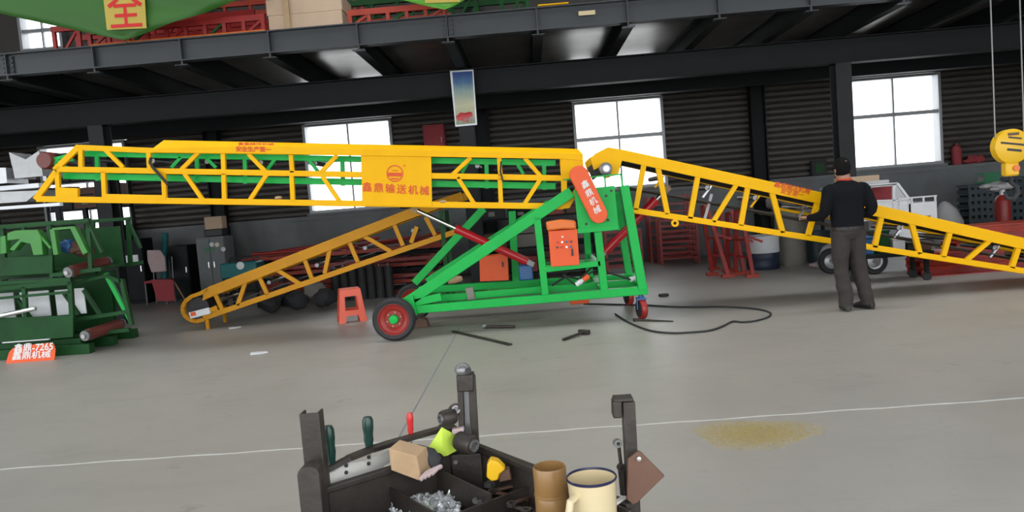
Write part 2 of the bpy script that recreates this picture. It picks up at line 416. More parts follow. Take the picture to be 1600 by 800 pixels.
# overhead crane beam that carries the hook block
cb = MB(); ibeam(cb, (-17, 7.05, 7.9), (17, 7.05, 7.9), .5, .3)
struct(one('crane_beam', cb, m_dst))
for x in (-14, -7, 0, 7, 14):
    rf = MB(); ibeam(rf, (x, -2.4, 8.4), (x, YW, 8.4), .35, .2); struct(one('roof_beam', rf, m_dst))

# ================================================================== THE MAIN MACHINE
YB = 8.97
root = thing('mobile_belt_conveyor', (0, 9.4, 0), 'long yellow truss belt conveyor on a green wheeled chassis in the middle of the hall', 'conveyor')
# --- boom, front side
bf = MB(); D = .05
pbar(58, 311, 880, 322.5, 9.5, YB, D, bf); pbar(88, 264.5, 880, 278.5, 9, YB, D, bf); pbar(120, 230.5, 240, 235.5, 8.5, YB, D, bf)
pbar(236, 236, 880, 244, 6, YB, D, bf)
boom = bf.build('boom_frame', m_yel, root, .006)
front = []
def mem(name, *a, par=boom, mat=m_yel, Y=YB, d=.04):
    o = pbar(*a, Y, d).build(name, mat, par, .004); front.append(o); return o
for x, y1, y2, x2 in ((127, 232, 262, 127), (233, 238, 264, 234), (349, 240, 266, 350), (455, 242, 270, 457), (780, 246, 275, 782), (878, 248, 276, 880)): mem('post', x, y1, x2, y2, 7, d=.045)
for x, y1, y2, x2 in ((90, 268, 309, 92), (162, 268, 311, 164), (256, 270, 313, 258), (350, 271, 313, 351), (456, 275, 316, 458), (781, 279, 320, 783), (880, 280, 320, 881)): mem('post', x, y1, x2, y2, 7, d=.045)
for q in ((165, 234, 193, 262), (311, 238, 284, 265), (388, 240, 415, 268), (527, 243, 501, 270), (736, 246, 706, 274), (820, 247, 846, 277),
          (288, 270, 317, 312), (417, 273, 389, 315), (503, 274, 532, 317), (715, 277, 742, 320), (845, 279, 818, 321)): mem('brace', *q, 6.5)
for q in ((124, 229, 86, 266), (90, 266, 56, 312)): mem('end_rail', *q, 9)
for x, y in ((60, 311), (163, 313), (257, 314), (350, 316), (456, 317), (620, 319), (781, 321)):
    p = at(x, y, YB); MB().box((p.x-.03, YB+.05, p.z-.03), (p.x+.03, YB+.72, p.z+.03)).build('cross_member', m_yel, boom)
# side guards (bent sheet: upright lower strip, upper strip leaning inwards)
def bent(lo, hi, top, Y, lean, mb=None):
    mb = mb or MB()
    a = [at(x, y, Y) for x, y in lo]; b = [at(x, y, Y) for x, y in hi]; c = [at(x, y, Y)+V((0, lean, 0)) for x, y in top]
    n = len(a); th = V((0, .012, 0)); vs = a+b+c+[k+th for k in a+b+c]; fs = []
    for i in range(n-1):
        fs += [(i, i+1, n+i+1, n+i), (n+i, n+i+1, 2*n+i+1, 2*n+i)]
        fs += [tuple(3*n+j for j in f[::-1]) for f in fs[-2:]]
    fs += [(0, n, 4*n, 3*n), (n, 2*n, 5*n, 4*n), (n-1, 4*n-1, 5*n-1, 2*n-1), (2*n-1, 5*n-1, 6*n-1, 3*n-1)]
    for i in range(n-1): fs += [(i, 3*n+i, 3*n+i+1, i+1), (2*n+i, 2*n+i+1, 5*n+i+1, 5*n+i)]
    return mb.add(vs, fs)
g = bent([(234, 238), (400, 240), (565, 243), (880, 248.5), (911, 251)], [(238, 232), (400, 228), (565, 232), (880, 239), (911, 241)], [(250, 218), (400, 221), (565, 224.5), (880, 231), (904, 232)], YB-.02, .09).build('side_guard', m_yel, root, .003)
ppoly([(878, 248), (911, 250), (912, 262), (905, 270), (886, 281), (878, 281)], YB-.012, .05).build('end_plate', m_yel, root, .003)
ppoly([(878, 278), (886, 281), (886, 313), (905, 285), (909, 290), (890, 325), (876, 327)], YB-.008, .05).build('end_bracket', m_yel, root, .003)
ppoly([(92, 293), (121, 294), (121, 308), (92, 308)], YB-.006, .05).build('corner_plate', m_yel, root)
ppoly([(165, 303), (258, 305), (258, 313), (165, 312)], YB-.004, .03).build('toe_plate', m_yel, root)
npl = ppoly([(564, 243), (673.5, 245), (675, 323), (566, 321)], YB-.01, .03).build('name_plate', m_yel, root, .003)
xr = (at(670, 283, YB)-at(568, 281, YB)).normalized(); yu = V((0, -1, 0)).cross(xr)*-1
if yu.z < 0: yu = -yu
for i, ch in enumerate('鑫鼎输送机械'):
    text(ch, at(573.5+17.9*i, 293.5+1.1*i, YB-.011), xr, yu, .118, m_txr, 'lettering', npl, .003)
cc = at(617, 271, YB-.011); sc_ = YB/F
lg = MB(); nn = 36; R1, R2 = 13.2*sc_, 11.4*sc_; dY = V((0, -.002, 0))
ring = lambda R: [cc+xr*R*math.cos(2*math.pi*i/nn)+yu*R*math.sin(2*math.pi*i/nn)+dY for i in range(nn)]
lg.add(ring(R1)+ring(R2), [(i, (i+1) % nn, nn+(i+1) % nn, nn+i) for i in range(nn)])
def seg(y0, y1, R):      # a horizontal band of the emblem
    vs = []
    for k in range(9):
        y = y0+(y1-y0)*k/8; xh = math.sqrt(max(0, R*R-y*y)); vs += [cc+dY-xr*xh+yu*y, cc+dY+xr*xh+yu*y]
    lg.add(vs, [(2*k, 2*k+1, 2*k+3, 2*k+2) for k in range(8)])
seg(-.036, .010, R2*.97); seg(-.072, -.055, R2*.9); seg(.030, .040, R2*.6); seg(.055, .065, R2*.6)
lg.build('emblem', m_txr, npl)
text('®', at(632, 259, YB-.011), xr, yu, .03, m_txr, 'lettering', npl, .003)
for k, (bd, dx, yy) in enumerate((('鑫鼎输送机械', 0, 227.5), ('安全生产第一', -2, 234))):
    o_ = at(398+dx, yy, YB-.03); text(bd, o_+V((0, .035 if k == 0 else 0, 0)), xr, yu, .068, m_txr, 'lettering', g, .004, 1.05, 0, .05)
# hose and chain details on the boom
MB().tube([at(x, y, YB-.03) for x, y in ((236, 246), (234, 254), (240, 263), (250, 274), (262, 288))], .018, 8).build('hose', m_rub, root)
MB().tube([at(x, y, YB-.015) for x, y in ((783, 252), (782, 268), (786, 284))], .01, 8).build('hose', m_rub, root)
for x, y in ((435, 309), (692, 315)): MB().ball(at(x, y, YB+.02), .035, (1.3, 1, .6)).build('lug', m_wood, root)
# --- inner green conveyor
YI = 9.14
ig = MB(); pbar(125, 240, 868, 255, 9, YI, .05, ig); pbar(100, 275, 868, 291, 10, YI, .06, ig)
pbar(125, 240, 868, 255, 9, YI+.52, .05, ig); pbar(100, 275, 868, 291, 10, YI+.52, .06, ig)
inner = ig.build('inner_conveyor', m_grn, root, .004)
for x in (152, 308, 383, 535, 640, 760, 850): pbar(x, 241+.02*(x-125), x+1, 282+.02*(x-125), 6, YI, .04).build('post', m_grn, inner)
for q in ((283, 246, 268, 262), (322, 246, 338, 262), (430, 249, 418, 265), (483, 250, 497, 268), (730, 256, 722, 270), (808, 256, 818, 272), (600, 250, 615, 270)): pbar(*q, 5, YI, .03).build('brace', m_grn, inner)
for q in ((125, 238, 74, 252, 5), (116, 250, 78, 253, 4), (108, 262, 80, 254, 4)):
    for dy in (0, .52): pbar(*q, YI+dy, .04).build('nose_arm', m_grn, inner)
p = at(72, 251, YI)
MB().lathe([(.03, -.05), (.09, -.05), (.105, -.02), (.105, .62), (.09, .66), (.03, .66)], (p.x, YI, p.z), (0, 1, 0), 24).build('head_pulley', m_roll, inner)
bl = MB()
for (x1, y1, x2, y2) in ((75, 241, 868, 250), (75, 262, 868, 284)):
    pa, pb = at(x1, y1, YI), at(x2, y2, YI); bl.hexa([pa+V((0, .06, 0)), pb+V((0, .06, 0)), pb+V((0, .5, 0)), pa+V((0, .5, 0)), pa+V((0, .06, .012)), pb+V((0, .06, .012)), pb+V((0, .5, .012)), pa+V((0, .5, .012))])
bl.build('belt', m_belt, inner)
for i in range(9):
    p = at(150+85*i, 247+1.3*i, YI); MB().cyl((p.x, YI+.05, p.z-.02), (p.x, YI+.52, p.z-.02), .028, 12).build('idler_roller', m_grey, inner)
# --- chassis
YK, YR = 8.84, 10.08
ch = MB(); pbar(640, 484, 1012, 453, 13, YK, .1, ch); pbar(632, 475, 893, 300, 17, YK, .1, ch)
chas = ch.build('chassis_frame', m_grn, root, .008)
def crail(name, *a, Y=YK, d=.1, par=chas, mat=m_grn): return pbar(*a, Y, d).build(name, mat, par, .006)
crail('post', 839, 338, 852, 460, 11); crail('post', 934, 362, 944, 455, 12); crail('leg', 975, 290, 1004, 452, 14, Y=YK-.01)
crail('shelf_rail', 850, 421, 938, 411, 9); crail('foot_plate', 645, 473, 690, 463, 12)
crail('mid_rail', 650, 469, 846, 452, 11, Y=9.32); crail('mid_rail', 846, 452, 1000, 441, 11, Y=9.32)
crail('rear_rail', 655, 453, 1003, 432, 11, Y=YR); crail('rear_post', 800, 330, 806, 440, 11, Y=YR); crail('rear_post', 915, 340, 922, 436, 10, Y=YR); crail('rear_leg', 962, 300, 983, 430, 11, Y=YR)
crail('rear_strut', 648, 442, 756, 326, 12, Y=YR); crail('rear_diagonal', 668, 440, 858, 318, 13, Y=YR+.02)
for x, y in ((645, 482), (852, 462), (944, 456), (1006, 452)):
    p = at(x, y, YK); MB().box((p.x-.045, YK+.1, p.z-.05), (p.x+.045, YR, p.z+.05)).build('cross_member', m_grn, chas)
for x, y in ((851, 419), (934, 412)):
    p = at(x, y, YK); MB().box((p.x-.03, YK+.1, p.z-.03), (p.x+.03, YR, p.z+.03)).build('cross_member', m_grn, chas)
p, q = at(851, 417, YK), at(935, 408, YK); MB().box((p.x, YK+.02, q.z-.02), (q.x, YK+.5, q.z-.005)).build('shelf', m_grn, chas)
gp = ppoly([(897, 297), (960, 290), (967, 358), (904, 363)], YK-.03, .02).build('mount_plate', m_grn, root, .003)
for x, y in ((947, 306), (916, 350), (950, 344), (955, 298)): p = at(x, y, YK-.031); MB().lathe([(.016, 0), (.016, .006)], p, (0, -1, 0), 10).build('bolt_hole', m_txk, gp)
pbar(902, 361, 966, 355, 7, YK-.05, .12).build('plate_flange', m_grn, gp)
br = MB(); pbar(880, 281, 972, 272, 2.2, YK-.02, .02, br); pbar(945, 275, 946, 292, 2.4, YK-.02, .02, br); pbar(970, 272, 973, 290, 2.4, YK-.02, .02, br)
br.build('bearing_bracket', m_grn, root)
# belt guard with lettering
A_, B_ = V((905, 273)), V((935.5, 335)); dd = (B_-A_).normalized(); nn_ = V((-dd.y, dd.x)); pts = []
for k in range(13):
    t = math.pi*k/12; v = A_ - (nn_*math.cos(t)*-1)*14.5 - dd*math.sin(t)*14.5; pts.append((v.x, v.y))
for k in range(13):
    t = math.pi*k/12; v = B_ - nn_*math.cos(t)*14 + dd*math.sin(t)*14; pts.append((v.x, v.y))
bg_ = ppoly(pts, YK-.16, .12).build('belt_guard', m_orr, root, .01)
cx = (at(B_.x, B_.y, 8.68)-at(A_.x, A_.y, 8.68)).normalized(); tx = V((0, -1, 0)).cross(cx)
if tx.x < 0: tx = -tx
for i, chh in enumerate('鑫鼎机械'):
    text(chh, at(914.5+6.2*i, 289+13.2*i, YK-.161), (tx*.9+cx*-.1), -cx, .092, m_txw, 'lettering', bg_, .003)
# bearing and drive shaft
p = at(946, 264, 8.9)
bs = MB().lathe([(.075, 0), (.075, .05), (.05, .06), (.05, .09), (.0, .09)], p, (0, -1, 0), 20).build('pillow_bearing', m_grey, root)
MB().lathe([(.035, .09), (.035, .11), (0, .112)], p, (0, -1, 0), 16).build('shaft_end', m_silv, bs)
MB().cyl(p, p+V((0, 1.0, 0)), .06, 16).build('drive_drum', m_grey, bs)
ppoly([(918, 262), (934, 250), (934, 276), (926, 282)], YB+.02, .03).build('belt_scraper', m_rub, root)
# control cabinets
def cabinet(px, Y, dep, lab, front_bits):
    c = ppoly(px, Y, dep).build('control_cabinet', m_orr, root, .006)
    xa = (at(*px[1], Y)-at(*px[0], Y)).normalized(); tag(c, lab)
    if front_bits:
        for i in range(4):
            for j in range(2):
                p = at(871+7.2*i-.3*j, 378.5-.3*i+8*j, Y); MB().lathe([(.014, 0), (.012, .02), (0, .02)], p, (0, -1, 0), 10).build('push_button', [m_scrr, m_chr, m_blue, m_scrg][(i+j*3) % 4], c)
        p = at(879, 370, Y); MB().lathe([(.012, 0), (.012, .012), (0, .012)], p, (0, -1, 0), 10).build('indicator_lamp', m_wht, c)
        MB().bar(at(894, 389, Y-.008), at(894.5, 400, Y-.008), .02, .016).build('handle', m_txk, c)
    return c
cabinet([(857, 361), (902, 358), (905.5, 414), (861, 417)], 8.80, .24, 'orange red control cabinet with two rows of buttons', True)
c2 = cabinet([(749, 401), (793, 397), (795, 438), (750, 440)], 9.8, .25, 'plain orange red cabinet at the rear of the chassis', False)
MB().bar(at(785, 409, 9.79), at(786, 417, 9.79), .02, .02).build('handle', m_txk, c2)
mc = [(853, 347), (876, 343), (900, 345), (901, 358), (878, 358), (855, 361)]
ppoly(mc, 8.78, .3).build('motor_cover', m_org, root, .02)
# hydraulic rams
def ram(p0, p1, p2, Y, lab):
    a, b_, c = at(*p0, Y), at(*p1, Y), at(*p2, Y)
    o = MB().tube([b_, c], .052, 20).build('hydraulic_cylinder', m_cyl, root); tag(o, lab)
    MB().tube([a, b_], .026, 16).build('piston_rod', m_chr, o)
    MB().tube([b_, b_+(c-b_).normalized()*.06], .058, 20).build('gland', m_cyl, o)
    t = (c-b_).normalized(); MB().bar(c, c+t*.09, .06, .05).build('clevis', m_grey, o)
    MB().bar(a-t*.06, a+t*.02, .08, .06).build('clevis', m_wood, o)
ram((650, 328), (712, 357), (824, 409), 9.42, 'red hydraulic ram with a chrome rod, left')
ram((1040, 297), (1025, 312), (945, 394), 9.42, 'red hydraulic ram under the right conveyor')
# wheels
def road_wheel(c, hubdir):
    ax = V((0, -1, 0))
    t = MB().lathe([(.185, -.06), (.225, -.07), (.248, -.05), (.256, -.02), (.256, .02), (.248, .05), (.225, .07), (.185, .06), (.185, -.06)], c, ax, 40).build('tyre', m_rub, root)
    r_ = MB().lathe([(.0, .0), (.10, .0), (.125, .02), (.16, .03), (.178, .055), (.192, .055), (.192, -.055), (.0, -.055)], c, ax, 40).build('wheel_rim', m_red, t)
    MB().lathe([(.055, 0), (.055, .05), (.045, .065), (0, .068)], c, ax, 20).build('hub', m_grn, t)
    for k in range(6):
        th = k*math.pi/3+.3; q = V(c)+V((math.cos(th)*.083, 0, math.sin(th)*.083)); MB().lathe([(.012, -.01), (.012, .02), (0, .022)], q, ax, 6).build('wheel_bolt', m_wood, t)
    return t
wcn = at(616, 499, 8.72); wcn.z = .256
road_wheel((wcn.x, 8.72, .256), -1); road_wheel((wcn.x, 10.25, .256), -1)
MB().cyl((wcn.x, 8.72, .256), (wcn.x, 10.25, .256), .04, 16).build('axle', m_grn, root)
ppoly([(622, 468), (645, 462), (652, 492), (632, 504), (618, 496)], 8.80, .03).build('axle_plate', m_grn, root)
def caster(c):
    x, y, z = c
    t = MB().box((x-.055, y-.06, .24), (x+.055, y+.06, .262)).box((x-.055, y-.03, .12), (x-.045, y+.03, .245)).box((x+.045, y-.03, .12), (x+.055, y+.03, .245)).build('caster_fork', m_blue, root)
    MB().lathe([(.03, -.034), (.115, -.034), (.125, -.02), (.125, .02), (.115, .034), (.03, .034)], (x, y, .125), (1, .25, 0), 28).build('caster_wheel', m_red, t)
    MB().lathe([(.05, -.042), (.09, -.042), (.09, .042), (.05, .042)], (x, y, .125), (1, .25, 0), 20).build('caster_hub', m_rub, t)
    MB().cyl((x, y, .26), (x, y, .36), .03, 12).build('stem', m_blue, t)
cq = gnd(1002, 497); caster((cq.x, 8.93, 0)); caster((cq.x, 10.12, 0))
# plugs and small fittings on the chassis
def plug(a, b_, m1, m2, name='plug'):
    a, b_ = V(a), V(b_); t = b_-a; o = MB().tube([a, a+t*.4, a+t*.42, a+t*.6], [.03, .034, .026, .026], 12).build(name, m1, root)
    MB().tube([a+t*.55, b_], [.03, .036], 12).build('plug_sleeve', m2, o); return o
plug(at(900, 445, 8.92), at(920, 431, 8.92), m_wht, m_orr); plug(at(984, 437, 9.0), at(995, 434, 9.0), m_wht, m_wht)
MB().tube([at(x, y, 8.95) for x, y in ((880, 428), (888, 437), (899, 445))], .012, 8).build('plug_cable', m_rub, root)
MB().tube([at(x, y, 8.98) for x, y in ((916, 430), (930, 422), (945, 424), (970, 432), (986, 437))], .012, 8).build('plug_cable', m_rub, root)
MB().tube([at(x, y, 9.1) for x, y in ((862, 446), (885, 432), (905, 436), (935, 408), (960, 404))], .014, 8).build('plug_cable', m_rub, root)
pb_ = MB(); pbar(733, 449, 737, 468, 12, 9.28, .06, pb_); pb_.build('clamp_block', m_drum, root, .005)
pq = at(711, 437, YR); MB().lathe([(.03, -.1), (.045, -.09), (.05, -.02), (.045, .06), (.03, .1)], (pq.x, YR, pq.z), (1, 0, .1), 12).build('junction_unit', m_wood, root)
pq = at(822, 425, 9.6); MB().box((pq.x-.09, 9.5, pq.z-.1), (pq.x+.09, 9.7, pq.z+.1)).build('pump_unit', m_blue, root, .02)
pq = at(905, 470, 9.6); MB().box((pq.x-.12, 9.5, pq.z-.03), (pq.x+.12, 9.7, pq.z+.05)).build('drain_tray', m_orr, root, .01)
# --- right-hand conveyor of the same machine
YQ = 8.98
rc = MB(); pbar(978, 327, 1700, 439, 9, YQ, .05, rc); pbar(978, 327, 1700, 439, 9, YQ+.85, .05, rc)
rfr = rc.build('right_boom_frame', m_yel, root, .006)
tp = ppoly([(922, 248), (930, 240), (950, 230), (974, 234), (1283, 300.5), (1700, 394), (1700, 412), (1283, 319), (972, 251), (966, 273), (955, 276), (952, 262), (936, 262), (928, 266)], YQ-.01, .03).build('right_side_guard', m_yel, root, .004)
dup(tp, root, (0, .87, 0))
fr2 = []
for q in ((1006, 257, 993, 328), (1028, 262, 1043, 335), (1090, 276, 1078, 342), (1150, 289, 1114, 347), (1168, 293, 1157, 353), (1206, 301, 1223, 364), (1277, 317, 1262, 369), (1320, 326, 1330, 380), (1377, 338, 1366, 387), (1424, 349, 1437, 397), (1484, 362, 1473, 402), (1546, 376, 1508, 408), (1591, 386, 1580, 419), (1640, 397, 1652, 430)):
    fr2.append(pbar(*q, 8 if abs(q[0]-q[2]) < 20 else 7, YQ, .045).build('post' if abs(q[0]-q[2]) < 20 else 'brace', m_yel, rfr, .004))
for x in (1000, 1100, 1220, 1365, 1480, 1590):
    p = at(x, 327+(x-978)*.155, YQ); MB().box((p.x-.03, YQ+.05, p.z-.03), (p.x+.03, YQ+.85, p.z+.03)).build('cross_member', m_yel, rfr)
def slab(x1, y1, x2, y2, Y0, Y1, th):
    pa, pb = at(x1, y1, Y0), at(x2, y2, Y0); e_ = V((0, Y1-Y0, 0)); u_ = V((0, 0, th)); return MB().hexa([pa, pb, pb+e_, pa+e_, pa+u_, pb+u_, pb+e_+u_, pa+e_+u_])
slab(975, 292, 1700, 425, YQ+.1, YQ+.8, .015).build('return_belt', m_belt, rfr)
slab(962, 250, 1700, 408, YQ+.1, YQ+.8, .015).build('carry_belt', m_belt, rfr)
for i in range(9):
    x = 1030+75*i; p = at(x, 262+(x-985)*.208, YQ+.1); MB().bar((p.x-.06, YQ+.12, p.z-.16), (p.x+.05, YQ+.12, p.z-.03), .02, .04).build('idler_bracket', m_galv if i % 2 else m_yel, rfr)
    MB().cyl((p.x, YQ+.1, p.z-.05), (p.x, YQ+.8, p.z-.05), .03, 12).build('idler_roller', m_grey, rfr)
pbar(1215, 326, 1300, 342, 4, YQ+.3, .03).build('inner_rail', m_yel, rfr)
pbar(1100, 345, 1112, 303, 4, YQ+.4, .03).build('stay_rod', m_wht, rfr)
for dy in (0, .85):
    pe = at(1690, 425, YQ); MB().bar((pe.x, YQ+.02+dy, 0), (pe.x, YQ+.02+dy, pe.z+.05), .06, .05).build('support_leg', m_yel, rfr)
    pbar(1698, 396, 1698, 440, 8, YQ+dy, .05).build('end_post', m_yel, rfr)
pe = at(1700, 416, YQ); MB().cyl((pe.x, YQ+.06, pe.z), (pe.x, YQ+.84, pe.z), .11, 24).build('tail_roller', m_belt, rfr)
pq = at(1055, 350, YQ); MB().lathe([(.02, -.02), (.045, -.02), (.045, .02), (.02, .02), (.02, -.02)], pq+V((0, .02, .01)), (0, 1, 0), 16).build('lifting_eye', m_yel, rfr)
tr_ = (at(1700, 394, YQ)-at(974, 234, YQ)).normalized(); tu_ = tr_.cross(V((0, 1, 0))); tu_ = tu_ if tu_.z > 0 else -tu_
for k, bd in enumerate(('鑫鼎输送机械', '安全第一')):
    text(bd, at(1237, 294+8*k, YQ-.011), tr_, tu_, .072 if k == 0 else .07, m_txr, 'lettering', tp, .003, 1.0, .2)

# ================================================================== THE LOW FEED CONVEYOR BEHIND, LEFT
YG = 10.9
fc = thing('feed_conveyor', (at(500, 420, YG).x, YG+.4, 0), 'yellow inclined truss conveyor, its paint darkened for shade, sloping down to the floor behind the main boom', 'conveyor')
fb = MB(); pbar(318, 497, 712, 362, 8.5, YG, .05, fb); pbar(318, 497, 712, 362, 8.5, YG+.75, .05, fb)
ff = fb.build('truss_frame', m_yel_shade, fc, .005)
sg = ppoly([(318, 456), (326, 448), (640, 326), (720, 300), (724, 312), (622, 349), (335, 462), (316, 470)], YG-.01, .03).build('side_guard', m_yel_shade, fc, .004)
dup(sg, fc, (0, .78, 0))
z2 = lambda x, y: (260+x*.3, 300+y*.3)
lst = []
for (x1, y1, x2, y2) in ((255, 530, 292, 612), (412, 472, 372, 590), (483, 440, 528, 535), (568, 400, 695, 478), (718, 345, 758, 450), (852, 298, 825, 425), (953, 260, 998, 365), (1030, 230, 1170, 310), (1185, 165, 1233, 280), (1305, 180, 1275, 265), (1350, 130, 1400, 225)):
    lst.append(pbar(*z2(x1, y1), *z2(x2, y2), 6.5, YG, .045).build('post' if abs(x1-x2) < 60 else 'brace', m_yel_shade, ff, .004))
# rounded tail: a bent strip around the end roller
tc_ = V((307, 482)); tpts = []
for k in range(17):
    t = math.radians(-62+k*(262/16)*-1+360); tpts.append(at(tc_.x+21*math.cos(t), tc_.y-21*-math.sin(t)*-1, YG+.02))
arc = [(326, 452), (314, 458), (300, 463), (290, 471), (286, 481), (288, 491), (296, 499), (307, 502), (320, 499)]
tl = MB()
for (x1, y1), (x2, y2) in zip(arc, arc[1:]): pbar(x1, y1, x2, y2, 6, YG-.01, .06, tl)
tl.build('tail_band', m_yel_shade, fc)
tl = MB()
for (x1, y1), (x2, y2) in zip(arc, arc[1:]): pbar(x1, y1, x2, y2, 6, YG+.74, .06, tl)
tl.build('tail_band', m_yel_shade, fc)
p = at(308, 481, YG); MB().cyl((p.x, YG+.06, p.z), (p.x, YG+.7, p.z), .15, 24).build('tail_roller', m_belt, fc)
pbar(326, 487, 340, 481, 9, YG, .04).build('tensioner', m_yel_shade, fc)
tb = pbar(297, 493, 328, 485, 10, YG-.03, .04).build('tensioner_plate', m_wht, fc)
pbar(298, 491.5, 306, 489.5, 6, YG-.035, .01).build('sticker', m_orr, tb)
slab(310, 462, 712, 315, YG+.1, YG+.7, .015).build('carry_belt', m_belt, ff); slab(310, 492, 712, 350, YG+.1, YG+.7, .015).build('return_belt', m_belt, ff)
for i in range(5):
    p = at(345+75*i, 462-27*i, YG+.1); MB().cyl((p.x, YG+.08, p.z-.06), (p.x, YG+.72, p.z-.06), .03, 12).build('idler_roller', m_grey, ff)
p = at(307, 482, YG)
for dy in (.05, .68): 
    MB().bar((p.x+.12, YG+dy, .0), (p.x+.12, YG+dy, p.z-.05), .05, .04, (0, 1, 0)).build('support_leg', m_yel_shade, fc)
p = at(690, 340, YG)
for dy in (.02, .72): MB().bar((p.x, YG+dy, 0), (p.x, YG+dy, p.z+.1), .06, .05, (0, 1, 0)).build('support_leg', m_dgr, fc)

# ================================================================== LEFT: STACKED GREEN CONVEYOR SECTIONS
YL_ = 9.45
def zbox(p, q, Y0, Y1, mb=None):      # box between two photo corners on plane Y0, going back to Y1
    a, b = at(*p, Y0), at(*q, Y0); return (mb or MB()).box((min(a.x, b.x), Y0, min(a.z, b.z)), (max(a.x, b.x), Y1, max(a.z, b.z)))
s1 = thing('conveyor_section', (at(60, 540, YL_).x, 10, 0), 'dark green conveyor section with maroon roller and white sheets, bottom of the stack', 'conveyor section', 'stacked green conveyor sections')
sp = ppoly([(-90, 500), (114, 493), (114, 527), (-90, 543)], YL_, .03).build('side_plate', m_dgr, s1, .004); dup(sp, s1, (0, 1.0, 0))
for q in ((-90, 458, 112, 441, 7), (-90, 474, 112, 456, 4)): r1 = pbar(*q, YL_, .05).build('top_rail', m_dgr, s1); dup(r1, s1, (0, 1.0, 0))
for q in ((110, 440, 113, 496, 7), (38, 447, 41, 498, 6), (-30, 452, -28, 502, 6)): r1 = pbar(*q, YL_, .05).build('post', m_dgr, s1); dup(r1, s1, (0, 1.0, 0))
for q in ((165, 427, 204, 500, 6), (131, 453, 158, 494, 5), (100, 458, 124, 492, 4), (28, 468, 58, 512, 4)): pbar(*q, YL_+.3, .05).build('inclined_bar', m_grn if q[0] == 165 else m_dgr, s1)
for q in ((114, 500, 200, 487, 6), (114, 525, 203, 515, 6), (112, 444, 170, 430, 5), (170, 432, 190, 440, 6), (190, 436, 206, 508, 6)): pbar(*q, YL_+.25, .06).build('end_frame', m_dgr, s1)
def roller(pa, pb, r, root_):
    a, b = V(pa), V(pb); o = MB().cyl(a, b, r, 20).build('roller', m_roll, root_); t = (b-a).normalized()
    MB().cyl(a-t*.1, b+t*.1, r*.35, 12).build('roller_shaft', m_silv, o)
    for e_, sg_ in ((a, -1), (b, 1)): MB().cyl(e_+t*sg_*.03, e_+t*sg_*.07, r*.9, 14).build('bearing', m_grey, o)
    return o
roller(at(138, 523, 9.42), at(186, 507, 10.0), .075, s1)
for k in range(4):
    a, b = at(-80+55*k, 464-3.5*k, 9.8), at(-30+55*k, 500-3.5*k, 9.8); MB().box((a.x, 9.8, b.z), (b.x, 9.815, a.z)).build('white_sheet', m_wht, s1)
MB().tube([at(-20, 498, 9.4), at(55, 482, 9.4)], .03, 14).build('chrome_tube', m_chr, s1)
zbox((3, 535), (76, 531), 9.40, 9.44).build('white_strip', m_wht, s1)
for dy in (0, .55, 1.1):
    a, b = at(-90, 560, YL_), at(140, 548, YL_); MB().box((a.x, YL_+dy, 0), (b.x, YL_+dy+.12, .13)).build('skid', m_dgr, s1, .006)
a, b = at(-90, 540, YL_), at(118, 530, YL_); MB().box((a.x, YL_+.1, .13), (b.x, YL_+1.1, .2)).build('base_plate', m_dgr, s1)
a, b = at(-90, 540, YL_), at(112, 445, YL_); MB().box((a.x, YL_+.85, .2), (b.x, YL_+.87, b.z)).build('rear_sheet', m_dgr, s1)  # dark sheet added to stand in for the darkness behind the stack
s2 = thing('conveyor_section', (at(60, 440, YL_).x, 10, at(0, 452, YL_).z), 'dark green conveyor section with leaf green arched bracket, top of the stack', 'conveyor section', 'stacked green conveyor sections')
sp = ppoly([(-90, 407), (82, 399), (82, 427), (-90, 437)], YL_, .03).build('side_plate', m_dgr, s2, .004); dup(sp, s2, (0, 1.0, 0))
for q in ((-90, 447, 112, 436, 6), (-90, 361, 140, 344, 6), (80, 430, 160, 420, 6)): r1 = pbar(*q, YL_, .06).build('rail', m_dgr, s2); dup(r1, s2, (0, 1.0, 0))
for q in ((-40, 356, -38, 440, 6), (78, 349, 82, 440, 6), (138, 345, 143, 425, 6), (4, 354, 7, 404, 6), (138, 347, 160, 395, 4)): r1 = pbar(*q, YL_+.03, .05).build('post', m_dgr, s2); dup(r1, s2, (0, .95, 0))
ppoly([(11, 364), (24, 360), (58, 359), (64, 370), (67, 398), (52, 399), (47, 381), (33, 378), (22, 392), (14, 390), (30, 374), (11, 376)], YL_-.03, .12).build('arched_bracket', m_lgr, s2, .006)
ppoly([(0, 370), (8, 368), (10, 396), (0, 397)], YL_-.02, .1).build('bracket', m_lgr, s2, .006)
for q in ((84, 358, 90, 398, 8), (84, 358, 118, 355, 4), (116, 355, 136, 396, 9), (60, 362, 82, 388, 4)): pbar(*q, YL_-.02, .08).build('bracket_arm', m_lgr, s2, .005)
roller(at(112, 424, 9.42), at(164, 410, 10.0), .075, s2)
for k in range(3): MB().ball(at(106+14*k, 384+4*k, 9.75), .09, (1.2, 1, .9), jit=.5, seed=k).build('motor_casting', [m_blue, m_brn, m_brn][k], s2)
a, b = at(-90, 437, YL_), at(136, 350, YL_); MB().box((a.x, YL_+.75, a.z), (b.x, YL_+.77, b.z-.05)).build('rear_sheet', m_dgr, s2)  # another added dark sheet, giving the dark seen behind this section
MB().box((a.x, YL_+.1, a.z-.03), (b.x, YL_+.75, a.z)).build('floor_sheet', m_dgr, s2)
